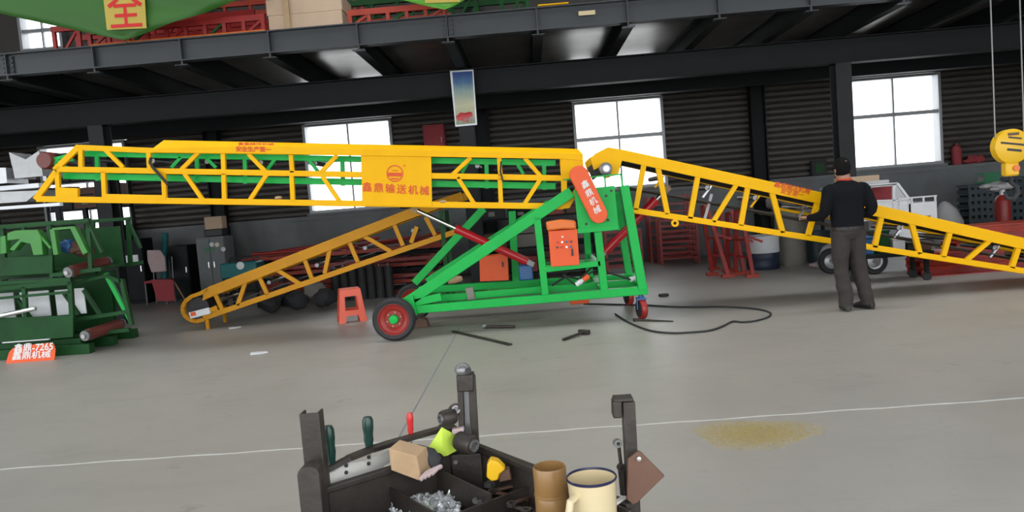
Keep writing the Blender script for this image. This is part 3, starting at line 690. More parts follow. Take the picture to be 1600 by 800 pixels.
# sign board leaning on the stack
sgp = [(9, 569), (10, 552), (14, 546), (22, 543.5), (70, 537.5), (79, 540), (83, 547), (85, 563)]
gx = gnd(10, 568); sn = thing('sign_board', (gx.x+.3, gx.y, 0), 'small orange red board with white lettering standing on the floor', 'sign')
pts = []
for (x, y) in sgp:
    p = at(x, y, gx.y); p.z = max(p.z, 0); pts.append(V((p.x, gx.y+p.z*.35, p.z)))
lowz = min(p.z for p in pts)
for p in pts: p.z -= lowz
so = MB().prism(pts, (0, .012, .002)).build('board', m_orr, sn)
upv = V((0, .33, 1)).normalized(); ctr = sum(pts, V((0, 0, 0)))/len(pts)
text('鑫鼎-7265', ctr+upv*.035+V((0.02, -.004, 0)), (1, 0, .0), upv, .125, m_txw, 'lettering', sn, .004, .95)
text('鑫鼎机械', ctr-upv*.06+V((0.0, -.004, 0)), (1, 0, .0), upv, .10, m_txw, 'lettering', sn, .004, 1.25)

# galvanised hoppers on a trestle
YH = 11.3
ts = thing('steel_trestle', (at(40, 480, YH).x, YH+.4, 0), 'grey steel trestle standing behind the green stack', 'trestle')
pbar(-80, 331, 96, 319, 5, YH, .08).build('top_beam', m_galv, ts); pbar(-80, 331, 96, 319, 5, YH+.7, .08).build('top_beam', m_galv, ts)
for x in (-60, 88):
    for dy in (0, .7):
        p = at(x, 326, YH); MB().bar((p.x, YH+.04+dy, 0), (p.x, YH+.04+dy, p.z), .07, .06).build('leg', m_dst, ts)
def hopper(pts, Y, dep, lab, mat):
    o = thing('sheet_hopper', (at(*pts[0], Y).x, Y, min(at(*q, Y).z for q in pts)), lab, 'hopper', 'sheet metal hoppers on the trestle')
    ppoly(pts, Y, .01).build('front_sheet', mat, o); ppoly(pts, Y+dep, .01).build('rear_sheet', mat, o)
    a, b = at(*pts[-1], Y), at(*pts[0], Y); MB().hexa([a, b, b+V((.01, 0, 0)), a+V((.01, 0, 0)), a+V((0, dep, 0)), b+V((0, dep, 0)), b+V((.01, dep, 0)), a+V((.01, dep, 0))]).build('side_sheet', mat, o)
    a, b = at(*pts[-2], Y), at(*pts[-3], Y); MB().hexa([a, b, b+V((.01, 0, 0)), a+V((.01, 0, 0)), a+V((0, dep, 0)), b+V((0, dep, 0)), b+V((.01, dep, 0)), a+V((.01, dep, 0))]).build('side_sheet', mat, o)
    return o
hopper([(14, 238), (40, 249), (60, 236), (66, 275), (22, 279)], YH+.1, .5, 'white sheet hopper with a V notch, highest on the trestle', m_wht)
hopper([(-64, 262), (-34, 270), (-14, 262), (8, 262), (10, 286), (-58, 292)], YH+.15, .5, 'grey sheet hopper behind the notched white one', m_galv)
hopper([(-60, 304), (0, 300), (50, 298), (62, 297), (40, 315), (-50, 321)], YH, .55, 'white shallow hopper lying lowest on the trestle', m_wht)
zb = zbox((-50, 302), (60, 286), YH+.3, YH+.5); tag(zb.build('sheet_box', m_galv), 'dark grey sheet box between the hoppers', 'box')

# ================================================================== BACKGROUND, LEFT TO CENTRE
def wpt(x, y, Y): return at(x, y, Y)
# office chair
YV = 15.2; p0 = gnd(252, 478); p0 = V((at(252, 470, YV).x, YV, 0)); chv = thing('folding_chair', p0, 'chair with a pale pink back and red cloth near the left column', 'chair')
MB().box((p0.x-.22, YV-.2, .46), (p0.x+.22, YV+.22, .51)).build('seat', m_cred, chv, .02)
ppoly([(229, 391), (250, 391), (258, 402), (260, 424), (236, 426), (230, 408)], YV+.2, .05).build('backrest', m_clr, chv, .02)
ppoly([(236, 437), (271, 437), (273, 470), (246, 471)], YV-.25, .02).build('cloth', m_cred, chv)
for sx in (-.2, .2):
    for sy in (-.18, .2): MB().tube([(p0.x+sx, YV+sy, 0), (p0.x+sx, YV+sy, .47)], .014, 8).build('leg', m_grey, chv)
    MB().tube([(p0.x+sx, YV+.2, .47), (p0.x+sx, YV+.24, .95)], .014, 8).build('back_post', m_grey, chv)
MB().tube([at(272, 440, YV-.2), at(290, 470, YV-.2)], .012, 8).build('loose_rod', m_wood, chv)
tl_ = MB().tube([V((at(257, 0, 15.9).x*0+at(257, 470, 15.9).x, 15.9, 0)), at(258, 365, 16.3)], .07, 16); tag(tl_.build('plastic_pipe', m_teal), 'teal pipe leaning on the wall behind the pink chair', 'pipe')
def cabinet2(name, pa, pb, Y, dep, mat, lab, cat, doors=2, extra=None):
    a, b = at(*pa, Y), at(*pb, Y); x0, x1, z1 = min(a.x, b.x), max(a.x, b.x), max(a.z, b.z)
    o = thing(name, ((x0+x1)/2, Y+dep/2, 0), lab, cat); MB().box((x0, Y, .06), (x1, Y+dep, z1)).build('body', mat, o, .01)
    MB().box((x0+.04, Y+.04, 0), (x1-.04, Y+dep-.04, .06)).build('plinth', m_dst, o)
    wdt = (x1-x0)/doors
    for k in range(doors):
        d = MB().box((x0+k*wdt+.012, Y-.018, .09), (x0+(k+1)*wdt-.012, Y, z1-.03)).build('door', mat, o, .005)
        hx = x0+(k+1)*wdt-.07 if k == 0 else x0+k*wdt+.05; MB().box((hx, Y-.04, z1*.5), (hx+.02, Y-.018, z1*.5+.12)).build('handle', m_silv, d)
    return o, x0, x1, z1
cA, x0, x1, z1 = cabinet2('steel_cabinet', (305, 372), (360, 470), 15.7, .5, m_dado, 'pale grey steel cupboard against the left part of the wall', 'cabinet')
for k in range(5):
    p = at(322+6*k+3*math.sin(k*2), 386+4*math.cos(k*3), 15.68); MB().lathe([(.05, 0), (.05, .004)], p, (0, -1, 0), 8).build('sticker', [m_gcr, m_wht, m_gcr, m_cream, m_wht][k], cA)
p = at(337, 372, 15.9); tag(MB().box((p.x-.2, 15.8, z1), (p.x+.2, 16.1, z1+.16)).build('toolbox', m_txk, bevel=.02), 'black toolbox on the grey cupboard', 'toolbox')
tag(MB().box((p.x-.17, 15.82, z1+.16), (p.x+.2, 16.08, z1+.42)).build('carton', m_card), 'pale carton on the black toolbox', 'carton')
cB, x0, x1, z1 = cabinet2('switch_cabinet', (190, 375), (232, 470), 15.6, .45, m_dst, 'dark switch cabinet with a white notice beside the left column', 'cabinet', 1)
zbox((194, 413), (215, 398), 15.57, 15.58).build('notice', m_wht, cB)
p = at(290, 400, 15.9); cC, *_ = cabinet2('locker', (262, 385), (302, 470), 15.75, .5, m_dst, 'dark locker between the chair and the grey cupboard', 'locker', 1)
# teal welder with a round lamp
YE = 13.15; pa, pb = at(345, 437, YE), at(400, 408, YE); we = thing('welding_machine', ((pa.x+pb.x)/2, YE+.2, 0), 'teal welding machine with a bright round lens on a stand', 'machine')
MB().box((pa.x, YE, pa.z), (pb.x, YE+.45, pb.z)).build('housing', m_teal, we, .03)
MB().lathe([(.07, 0), (.07, .02), (.05, .03), (0, .03)], at(376, 415, YE), (0, -1, 0), 16).build('lens', m_glow, we)
for sx in (pa.x+.04, pb.x-.04):
    for sy in (.04, .4): MB().box((sx-.02, YE+sy-.02, 0), (sx+.02, YE+sy+.02, pa.z)).build('leg', m_dst, we)
MB().tube([(pa.x+.1, YE+.2, pb.z), (pa.x+.12, YE+.2, pb.z+.08), (pb.x-.12, YE+.2, pb.z+.08), (pb.x-.1, YE+.2, pb.z)], .015, 8).build('handle', m_txk, we)
# red ladder frames in a stack
def ladder(x0, x1, Y, dep, z, h, mat, nr, name, lab, cat, grp, tilt=0):
    o = thing(name, ((x0+x1)/2, Y+dep/2, z), lab, cat, grp); t = V((0, 0, tilt))
    MB().bar((x0, Y, z+h/2), V((x1, Y, z+h/2))+t, .05, h, (0, 0, 1)).build('rail', mat, o); MB().bar((x0, Y+dep, z+h/2), V((x1, Y+dep, z+h/2))+t, .05, h, (0, 0, 1)).build('rail', mat, o)
    for k in range(nr):
        x = x0+(x1-x0)*(k+.5)/nr; zz = z+h/2+tilt*(k+.5)/nr; MB().bar((x, Y+.025, zz), (x, Y+dep-.025, zz), .04, h*.7, (0, 0, 1)).build('rung', mat, o)
    for x in (x0+.2, (x0+x1)/2, x1-.2):
        for y in (Y, Y+dep): MB().box((x-.05, y-.02, z+h), (x+.05, y+.02, z+.1)).build('spacer', mat, o)
    return o
xa, xb = at(375, 400, 13.8).x, at(705, 400, 13.8).x
labs = ['lowest', 'second', 'third', 'fourth', 'fifth', 'sixth', 'seventh', 'eighth', 'topmost']
for k in range(9):
    ladder(xa+.35*random.random()+(.3 if k < 6 else 0), xb-.3*random.random(), 13.75+.04*random.random(), .9, .1*k, .06, (m_red, m_dst, m_redor)[k % 3], 7, 'steel_ladder_frame', 'red steel ladder frame lying in the stack behind the feed conveyor, %s from the floor' % labs[k], 'steel frame', 'red frames stacked behind the feed conveyor')
pl = [((395, 385), (560, 378)), ((430, 392), (590, 366)), ((560, 395), (705, 372)), ((480, 388), (690, 384)), ((590, 405), (720, 396))]
pw = ['leftmost', 'slanting up beside the leftmost', 'rightmost', 'long level', 'short low']
ztop = .9
for k, ((x1, y1), (x2, y2)) in enumerate(pl):
    a, b = at(x1, y1, 13.9), at(x2, y2, 13.9); yy = 13.85+.17*k
    a = V((a.x, yy, ztop+.032)); b = V((b.x, yy, ztop+.032 + (.12 if k in (1, 2) else 0)))
    if k in (1, 2): a.z += .01
    o = MB().tube([a, b], .032, 12).build('red_pipe', m_red); tag(o, '%s of the red pipes lying on the frame stack' % pw[k], 'pipe', 'red pipes on the frame stack')
# row of dark standing rollers
for k in range(7):
    p = gnd(527+14*k, 470-1.0*k); x, y = at(527+14*k, 470, 13.3).x, 13.3; h = .58+.03*math.sin(k*2)
    o = thing('standing_roller', (x, y, 0), 'dark steel roller standing on end, %s from the orange stool in the row' % ['farthest', 'sixth', 'fifth', 'fourth', 'third', 'second', 'nearest'][k], 'roller', 'rollers standing in a row')
    MB().lathe([(.075, 0.0), (.078, .01), (.078, h-.01), (.075, h)], (x, y, 0), (0, 0, 1), 16).build('shell', m_belt, o)
    MB().lathe([(.02, h-.001), (.02, h+.05), (0, h+.05)], (x, y, 0), (0, 0, 1), 10).build('shaft', m_grey, o)
# dark sacks under the feed conveyor
for k, (x, Y, r, sx) in enumerate(((424, 12.35, .16, 1.2), (465, 12.5, .17, 1.1), (507, 12.5, .17, 1.15), (445, 13.05, .22, .88), (492, 13.05, .22, .92))):
    xx = at(x, 470, Y).x
    o = MB().ball((xx, Y, r*.9), r, (sx, 1.0, .9), 18, 12, jit=.3, seed=k*3.3).build('sack', m_dsk if k != 4 else m_gsk)
    o.location.z = 0
    tag(o, ['dark sack at the left end of the heap under the feed conveyor', 'dark sack in the middle front of the heap', 'dark sack at the right end of the heap', 'taller dark sack behind the heap, left', 'grey sack behind the heap, right'][k], 'sack', 'sacks heaped under the feed conveyor')
# small parts between chassis and wall
# dark shelving in front of the far left window, dark rack behind the chassis
def shelving(px0, px1, ys, Y, dep, lab, fills, cat='shelving'):
    xa, xb = at(px0, 300, Y).x, at(px1, 300, Y).x; zs = [at((px0+px1)/2, y, Y).z for y in ys]; o = thing('storage_shelf', ((xa+xb)/2, Y+dep/2, 0), lab, cat)
    for x in (xa, xb):
        for y in (Y, Y+dep): MB().box((x-.025, y-.025, 0), (x+.025, y+.025, zs[0]+.05)).build('upright', m_dst, o)
    for z in zs: MB().box((xa-.02, Y-.02, z-.03), (xb+.02, Y+dep+.02, z)).build('shelf', m_dst, o)
    return xa, xb, zs
def shelf_box(xa, xb, Y, dep, z, h, mat, lab, grp):
    o = thing('storage_box', ((xa+xb)/2, Y+dep/2, z), lab, 'box', grp); MB().box((xa, Y, z+.001), (xb, Y+dep, z+h)).build('body', mat, o, .01)
    MB().box((xa+.03, Y-.006, z+h*.62), (xb-.03, Y, z+h*.68)).build('band', m_dst, o); MB().box(((xa+xb)/2-.06, Y-.008, z+h*.2), ((xa+xb)/2+.06, Y, z+h*.5)).build('label_card', m_gsk, o)
xa, xb, zs = shelving(72, 186, (282, 326, 400), 16.0, .45, 'dark steel shelving in front of the far left window', None)
names_ = [('left', 'middle', 'right')[k] for k in range(3)]; wq = (xb-xa)/3
for lv, (z, h, ms) in enumerate(((zs[0], .62, (m_dsk, m_txk, m_dsk)), (zs[1], .50, (m_dsk, m_brn, m_clr)), (zs[2], .62, (m_dst, m_dsk, m_dst)))):
    for k in range(3):
        hh = h if lv < 2 else (h if k == 1 else .75)
        if lv == 2 and k == 2: hh = .6
        shelf_box(xa+wq*k+.02, xa+wq*(k+1)-.02, 16.03, .38, z, hh*(.9 if k == 1 else 1), ms[k], '%s storage box on the %s shelf before the far left window' % (names_[k], ('top', 'middle', 'low')[lv]), 'boxes on the left shelving')
xa, xb, zs = shelving(742, 926, (338, 385, 425), 14.9, .5, 'dark steel shelving seen through the green chassis', None)
wq = (xb-xa)/4
for lv, (z, h) in enumerate(((zs[0], .3), (zs[1], .45), (zs[2], .40))):
    for k in range(4): shelf_box(xa+wq*k+.03, xa+wq*(k+1)-.03, 14.93, .42, z, h*(1, .7, .9, .8)[(k+lv) % 4], (m_dsk, m_brn, m_dst, m_gsk, m_red)[(k*2+lv) % 5], '%s storage box on the %s shelf behind the chassis' % (('first', 'second', 'third', 'fourth')[k], ('top', 'middle', 'low')[lv]), 'boxes on the shelving behind the chassis')
# red wall cabinet above the boom
wa, wb_ = at(663, 232, YW-.3), at(693, 193, YW-.3); wcab = thing('wall_cabinet', ((wa.x+wb_.x)/2, YW-.15, wa.z), 'dull red cabinet fixed high on the wall left of the middle column', 'cabinet')
MB().box((wa.x, YW-.3, wa.z-.2), (wb_.x, YW+.02, wb_.z)).build('body', m_cred, wcab, .01); MB().box((wa.x+.03, YW-.315, wa.z-.17), (wb_.x-.03, YW-.3, wb_.z-.03)).build('door', m_cred, wcab, .005); MB().box((wb_.x-.08, YW-.335, wa.z+.1), (wb_.x-.06, YW-.315, wa.z+.22)).build('handle', m_grey, wcab)
# wheel chock
cw = gnd(660, 511); chk = MB().prism([(cw.x-.1, cw.y-.06, 0), (cw.x+.09, cw.y-.07, 0), (cw.x+.07, cw.y-.05, .1), (cw.x-.02, cw.y-.05, .14), (cw.x-.08, cw.y-.05, .09)], (0, .14, 0)).build('wheel_chock', m_brn, bevel=.008); tag(chk, 'rough brown block chocking the front wheel', 'chock')


# plastic stool
sc0 = gnd(547, 503); sx_, sy_ = sc0.x, sc0.y+.12
stl = thing('plastic_stool', (sx_, sy_, 0), 'orange red plastic stool standing by the front wheel', 'stool')
H, rt, rb_ = .47, .145, .20
R_ = Matrix.Rotation(.32, 3, 'Z'); cs = V((sx_, sy_, 0))
MB().obox(cs+V((0, 0, H-.015)), R_@V((rt, 0, 0)), R_@V((0, rt, 0)), V((0, 0, .015))).build('seat', m_stl, stl, .01)
for s_x, s_y in ((1, 0), (-1, 0), (0, 1), (0, -1)):
    n_ = V((s_x, s_y, 0)); tt = V((-s_y, s_x, 0))
    def P3(u, z):
        f_ = z/H; r_ = rb_+(rt-rb_)*f_; return cs+R_@(n_*r_+tt*u*r_)+V((0, 0, z))
    pm = MB()
    # panel with a tall opening and an arched foot gap
    quads = [((-1, 0), (-.72, 0), (-.72, H*.98), (-1, H*.98)), ((.72, 0), (1, 0), (1, H*.98), (.72, H*.98)), ((-.72, H*.78), (.72, H*.78), (.72, H*.98), (-.72, H*.98)),
             ((-.72, H*.20), (.72, H*.20), (.72, H*.36), (-.72, H*.36)), ((-.72, H*.36), (-.52, H*.36), (-.52, H*.78), (-.72, H*.78)), ((.52, H*.36), (.72, H*.36), (.72, H*.78), (.52, H*.78)),
             ((-.72, 0), (-.5, 0), (-.45, H*.2), (-.72, H*.2)), ((.5, 0), (.72, 0), (.72, H*.2), (.45, H*.2))]
    inn = R_@(-n_*.006)
    for q in quads:
        a4 = [P3(u, z) for u, z in q]; pm.hexa(a4+[v+inn for v in a4])
    pm.build('leg_panel', m_stl, stl)

# ================================================================== BACKGROUND, RIGHT
# red racks
def rack(px0, px1, yt, Y, lab, n):
    a, b = at(px0, yt, Y), at(px1, yt, Y); o = thing('steel_rack', ((a.x+b.x)/2, Y+.2, 0), lab, 'rack', 'red racks by the back wall')
    for x in (a.x, b.x, ):
        for dy in (0, .35): MB().bar((x, Y+dy, 0), (x, Y+dy, a.z), .05, .05).build('upright', m_red, o)
    for k in range(n):
        z = .12+(a.z-.15)*k/(n-1)
        for dy in (0, .35): MB().bar((a.x, Y+dy, z), (b.x, Y+dy, z), .035, .03, (0, 0, 1)).build('rung', m_red, o)
        MB().bar((b.x-.02, Y, z), (b.x-.02, Y+.35, z), .03, .03, (0, 0, 1)).build('side_rung', m_red, o)
    return o
rack(1030, 1088, 344, 15.3, 'red steel rack of level bars between chassis and wall', 8)
rack(1012, 1075, 308, 16.0, 'taller red rack right behind the barred rack', 9)
rack(945, 1000, 362, 14.4, 'dark red rack showing through the green chassis legs', 6)
# red steel stands leaning together
for k, (xt, yt, xb_, yb, Y) in enumerate(((1104, 322, 1138, 432, 12.45), (1126, 330, 1140, 430, 13.3), (1144, 332, 1163, 430, 12.75), (1158, 328, 1176, 424, 12.2))):
    a = at(xt, yt, Y); b = gnd(xb_, yb); b = V((at(xb_, yb, Y).x, Y, 0)); o = thing('steel_stand', (b.x, Y, 0), ['leftmost red leaning steel stand beside the barred rack', 'second red leaning stand from the barred rack', 'third red leaning stand from the barred rack', 'red leaning stand nearest the white and navy drum'][k], 'steel stand', 'red stands leaning together')
    MB().bar(b+V((0, 0, .03)), a, .06, .05).build('leg', m_red, o); c = b+V((-.16, .42, 0)); MB().bar(c+V((0, 0, .03)), a+V((-.03, .2, 0)), .06, .05).build('leg', m_red, o)
    MB().box((b.x-.11, Y-.06, 0), (b.x+.09, Y+.06, .05)).build('foot', m_redor, o); MB().box((c.x-.1, c.y-.06, 0), (c.x+.1, c.y+.06, .05)).build('foot', m_redor, o)
    for f_ in (.3, .55, .8): MB().bar(b+(a-b)*f_, c+(a+V((-.03, .2, 0))-c)*f_, .04, .03, (0, 0, 1)).build('tie', m_red, o)
    MB().bar(a, a+V((.02, .22, -.02)), .06, .06, (0, 0, 1)).build('head', m_redor, o); MB().bar(b+(a-b)*.62, b+(a-b)*.62+V((.26, .0, -.12)), .035, .03).build('side_arm', m_red, o)
# drums
def drum(x, y, wpx, hpx_top, Y, ms, lab, split=None):
    c = at(x, y, Y); r = wpx/2*Y/F; zt = at(x, hpx_top, Y).z; o = thing('drum', (c.x, Y, 0), lab, 'drum')
    def ring(z0, z1):
        n_ = max(2, int((z1-z0)/.28)); pr = [(r*.97, z0)]
        for i in range(n_):
            zc = z0+(z1-z0)*(i+.5)/n_; pr += [(r, zc-.03), (r*1.03, zc), (r, zc+.03)]
        return pr+[(r*.985, z1)]
    if split:
        zs_ = at(x, split, Y).z; MB().lathe(ring(0, zs_), (c.x, Y, 0), (0, 0, 1), 28).build('lower_shell', ms[0], o); MB().lathe([(r*.985, zs_), (r, zs_+.01), (r, zt-.01), (r*.97, zt)], (c.x, Y, 0), (0, 0, 1), 28).build('upper_shell', ms[1], o)
    else: MB().lathe(ring(0, zt), (c.x, Y, 0), (0, 0, 1), 28).build('shell', ms[0], o)
    MB().lathe([(r*1.01, zt-.02), (r*1.01, zt+.015), (r*.93, zt+.015), (r*.93, zt-.005), (0, zt-.005)], (c.x, Y, 0), (0, 0, 1), 28).build('lid', ms[-1], o)
drum(1192, 400, 50, 369, 13.3, (m_navy, m_wht), 'drum with navy lower half and white upper half', 394)
drum(1237, 395, 42, 330, 13.6, (m_drum,), 'tall grey beige drum beside the navy and white one')
drum(1279, 395, 36, 362, 13.7, (m_crate,), 'dark short drum left of the standing man')
p = at(1292, 412, 13.0); o = MB().loft([((p.x, 13, 0), .14, .12), ((p.x, 13, .06), .17, .13), ((p.x+.02, 13, .2), .14, .11), ((p.x+.04, 13, .33), .10, .08), ((p.x+.05, 13, .37), .03, .03)], 14).build('plastic_bag', m_bag); tag(o, 'white plastic bag on the floor behind the man', 'bag')
p = at(1270, 414, 13.0); o = MB().ball((p.x, 12.8, .05), .08, (1.6, 1, .6), jit=.4, seed=4).build('rag', m_clr); tag(o, 'pale crumpled rag on the floor beside the white bag', 'rag')
# three-wheeled cargo truck
YT = 11.4; tx0, tx1, tx2 = at(1322, 320, YT).x, at(1398, 320, YT).x, at(1464, 320, YT).x
zb_ = at(1440, 344, YT).z; zr = at(1440, 314, YT).z; zc_ = at(1390, 290, YT).z
tk = thing('cargo_tricycle', ((tx0+tx2)/2, YT+.5, 0), 'white three wheeled cargo truck with a small cab parked behind the right conveyor', 'truck')
bed = MB().box((tx1+.05, YT, zb_-.28), (tx2, YT+.02, zr-.02)).box((tx1+.05, YT+1.0, zb_-.28), (tx2, YT+1.02, zr-.02)).box((tx2-.02, YT+.02, zb_-.28), (tx2, YT+1.0, zr-.02)).box((tx1+.05, YT+.02, zb_-.28), (tx2-.02, YT+1.0, zb_-.24)).build('bed', m_wht, tk, .006)
for k in range(4):
    x = tx1+.08+(tx2-tx1-.1)*k/3; MB().box((x-.012, YT-.006, zr-.04), (x+.012, YT+.02, zr+.06)).build('stake', m_wht, bed)
MB().box((tx1+.05, YT-.01, zr+.05), (tx2, YT+.02, zr+.07)).build('rail', m_wht, bed); MB().box((tx1+.05, YT-.004, zb_+.02), (tx2-.1, YT, zb_+.06)).build('red_stripe', m_red, bed)
cabm = MB()
pf = [(1322, 294), (1334, 291.5), (1402, 287), (1420, 311), (1421, 340), (1322, 345)]
for (a_, b_) in zip(pf, pf[1:]+pf[:1]):
    pbar(*a_, *b_, 4, YT, .04, cabm); pbar(*a_, *b_, 4, YT+.95, .04, cabm)
pbar(1396, 288, 1396, 340, 4, YT, .04, cabm); pbar(1322, 316, 1421, 312, 3, YT, .04, cabm); pbar(1360, 290, 1360, 318, 3, YT, .04, cabm)
for q_ in pf[:4]:
    k_ = at(*q_, YT); cabm.bar((k_.x, YT+.02, k_.z), (k_.x, YT+.97, k_.z), .03, .03, (0, 0, 1))
cabo = cabm.build('cab_frame', m_wht, tk, .005)
a, b = at(1322, 294, YT), at(1402, 288, YT); MB().box((a.x, YT, b.z-.02), (b.x, YT+1.0, b.z+.02)).build('roof', m_wht, cabo, .01)
ppoly([(1322, 317), (1420, 312), (1420, 340), (1322, 345)], YT+.01, .02).build('cab_panel', m_wht, cabo)
ppoly([(1324, 296), (1394, 291), (1394, 312), (1324, 315)], YT+.5, .02).build('seat_back', m_cred, cabo)
ppoly([(1398, 290), (1403, 290), (1418, 311), (1398, 312)], YT+.015, .006).build('pane', m_glass, cabo)
MB().box((tx0-.05, YT+.25, .22), (tx2-.1, YT+.75, .34)).build('under_frame', m_dst, tk)
for x, dy in ((at(1367, 418, YT).x, 0), (at(1367, 418, YT).x, .9), (at(1318, 418, YT).x, .45)):
    c = (x, YT+.02+dy, .2); t = MB().lathe([(.12, -.045), (.185, -.045), (.2, -.02), (.2, .02), (.185, .045), (.12, .045), (.12, -.045)], c, (0, -1, 0), 28).build('tyre', m_rub, tk)
    MB().lathe([(0, .02), (.05, .03), (.1, .01), (.125, .03), (.125, -.03), (0, -.03)], c, (0, -1, 0), 24).build('wheel_rim', m_galv, t)
    MB().lathe([(.03, 0), (.03, .05), (0, .052)], c, (0, -1, 0), 12).build('hub', m_grey, t)
# cartons on the cab roof
zr0 = at(1402, 288, YT).z+.024
p = at(1362, 275, YT); tag(MB().box((p.x-.32, YT+.1, zr0), (p.x+.30, YT+.6, zr0+.055)).build('flat_carton', m_bag), 'pale flat carton lying on the truck roof', 'carton', 'cartons on the truck roof')
tag(MB().box((p.x-.34, YT+.15, zr0+.056), (p.x+.18, YT+.55, zr0+.14)).build('flat_carton', m_card), 'brown flat carton on top of the pale one on the truck roof', 'carton', 'cartons on the truck roof')
p = at(1290, 290, YT)
# sacks along the wall ledge and things there
ZL = 1.56
for k, (x, r) in enumerate(((1214, .2), (1232, .22), (1250, .18))):
    X = at(1205+25*k, 285, 16.1).x; o = MB().ball((X, 16.1, 1.075), r*.78, (.95, .9, 1.0), 16, 10, jit=.4, seed=9+k).build('cloth_bundle', m_gsk); tag(o, ['left', 'middle', 'right'][k]+' grey cloth bundle heaped on the rack left of the man', 'bundle', 'grey cloth bundles')
ba, bb = at(1195, 300, 16.0).x, at(1300, 300, 16.0).x
tb_ = thing('work_bench', ((ba+bb)/2, 16.3, 0), 'steel bench against the wall carrying the grey cloth bundles', 'bench')
MB().box((ba, 15.75, .82), (bb, 16.5, .88)).build('bench_top', m_drum, tb_)
for x in (ba+.06, bb-.06):
    for y in (15.81, 16.44): MB().box((x-.03, y-.03, 0), (x+.03, y+.03, .82)).build('leg', m_dst, tb_)
X = at(1277, 268, YW).x; sbx = thing('slide_box', (X, YW-.03, ZL), 'small dark olive box standing on the wall ledge left of the window', 'box')
MB().box((X-.16, YW-.11, ZL), (X+.18, YW+.01, ZL+.34)).build('case', m_dsk, sbx, .02); MB().box((X-.08, YW-.12, ZL+.06), (X+.1, YW-.11, ZL+.26)).build('panel', m_dgr, sbx)
X = at(1492, 245, YW).x; ex = thing('red_canister', (X, YW-.03, ZL), 'red upright canister on the wall ledge right of the window', 'canister')
MB().lathe([(.09, 0), (.1, .02), (.1, .34), (.07, .4), (.03, .42), (.03, .46), (0, .46)], (X, YW-.07, ZL), (0, 0, 1), 18).build('body', m_cred, ex)
MB().box((X-.02, YW-.09, ZL+.44), (X+.08, YW-.05, ZL+.48)).build('valve', m_rub, ex)
X = at(1515, 250, YW).x; o = MB().ball((X+.1, YW-.05, ZL+.085), .14, (1.5, .5, .7), jit=.5, seed=31).build('red_cloth', m_cred); tag(o, 'dull red cloth crumpled beside the red canister', 'cloth')
# crates
def crate(X, Y, z, wd, dp, h, mat, lab, grp):
    o = thing('plastic_crate', (X, Y, z), lab, 'crate', grp); t = .012; b = MB()
    b.box((X-wd/2, Y-dp/2, z), (X+wd/2, Y+dp/2, z+t))
    for zz, hh in ((z+t, .03), (z+h-.035, .035)):
        b.box((X-wd/2, Y-dp/2, zz), (X+wd/2, Y-dp/2+t, zz+hh)); b.box((X-wd/2, Y+dp/2-t, zz), (X+wd/2, Y+dp/2, zz+hh)); b.box((X-wd/2, Y-dp/2+t, zz), (X-wd/2+t, Y+dp/2-t, zz+hh)); b.box((X+wd/2-t, Y-dp/2+t, zz), (X+wd/2, Y+dp/2-t, zz+hh))
    b.build('shell', mat, o)
    for k in range(5):
        x = X-wd/2+.03+(wd-.06)*k/4; MB().box((x-.03, Y-dp/2+.002, z+.04), (x+.03, Y-dp/2+t, z+h-.035)).build('side_rib', mat, o)
    MB().box((X-wd/2+.03, Y-dp/2+.03, z+t), (X+wd/2-.03, Y+dp/2-.03, z+h*.6)).build('contents', m_dst if mat is m_crate else m_gsk, o)
XC = at(1525, 320, 15.2).x; zt = at(1525, 288, 15.2).z; nC = 8; hC = zt/nC
word = ['bottom', 'second', 'third', 'fourth', 'fifth', 'sixth', 'seventh', 'top']
for k in range(nC): crate(XC, 15.2, k*hC, .5+.02*(k % 2), .4, hC-.001, m_crate, 'dark teal crate, %s of the stack left of the hook block' % word[k], 'dark crates by the wall')
crate(at(1541, 285, 15.3).x, 15.25, zt, .30, .3, at(1541, 270, 15.3).z-zt, m_gcr, 'bright green crate on top of the dark crate stack', 'dark crates by the wall')
XC2 = at(1590, 320, 15.4).x; zt2 = at(1590, 276, 15.4).z; hC = zt2/nC
for k in range(nC): crate(XC2, 15.6, k*hC, .55, .4, hC-.001, m_crate, 'dark teal crate, %s of the rightmost stack' % word[k], 'dark crates by the wall')
p = at(1567, 330, 13.6); gc = thing('gas_cylinder', (p.x, 13.6, 0), 'red gas cylinder with a white cap in front of the crates', 'cylinder'); zg = at(1567, 304, 13.6).z
MB().lathe([(.12, 0), (.13, .03), (.13, zg-.12), (.1, zg-.04), (.04, zg)], (p.x, 13.6, 0), (0, 0, 1), 20).build('shell', m_red, gc)
MB().lathe([(.045, zg-.01), (.045, zg+.09), (0, zg+.1)], (p.x, 13.6, 0), (0, 0, 1), 12).build('valve_cap', m_wht, gc)
o = MB().ball((p.x-.06, 13.6, zg+.15), .16, (1.5, 1, .5), jit=.5, seed=12).build('white_bundle', m_bag); tag(o, 'white plastic bundle resting on the red gas cylinder', 'bundle')
X = at(1481, 330, 14.5).x; o = MB().loft([((X, 14.5, 0), .24, .22), ((X, 14.5, .2), .27, .24), ((X+.02, 14.5, .5), .25, .2), ((X-.02, 14.5, .72), .18, .14), ((X-.05, 14.5, .84), .09, .07), ((X-.06, 14.5, .88), .03, .03)], 16).build('bulk_bag', m_bag); tag(o, 'white bulk bag standing behind the truck bed', 'bag')
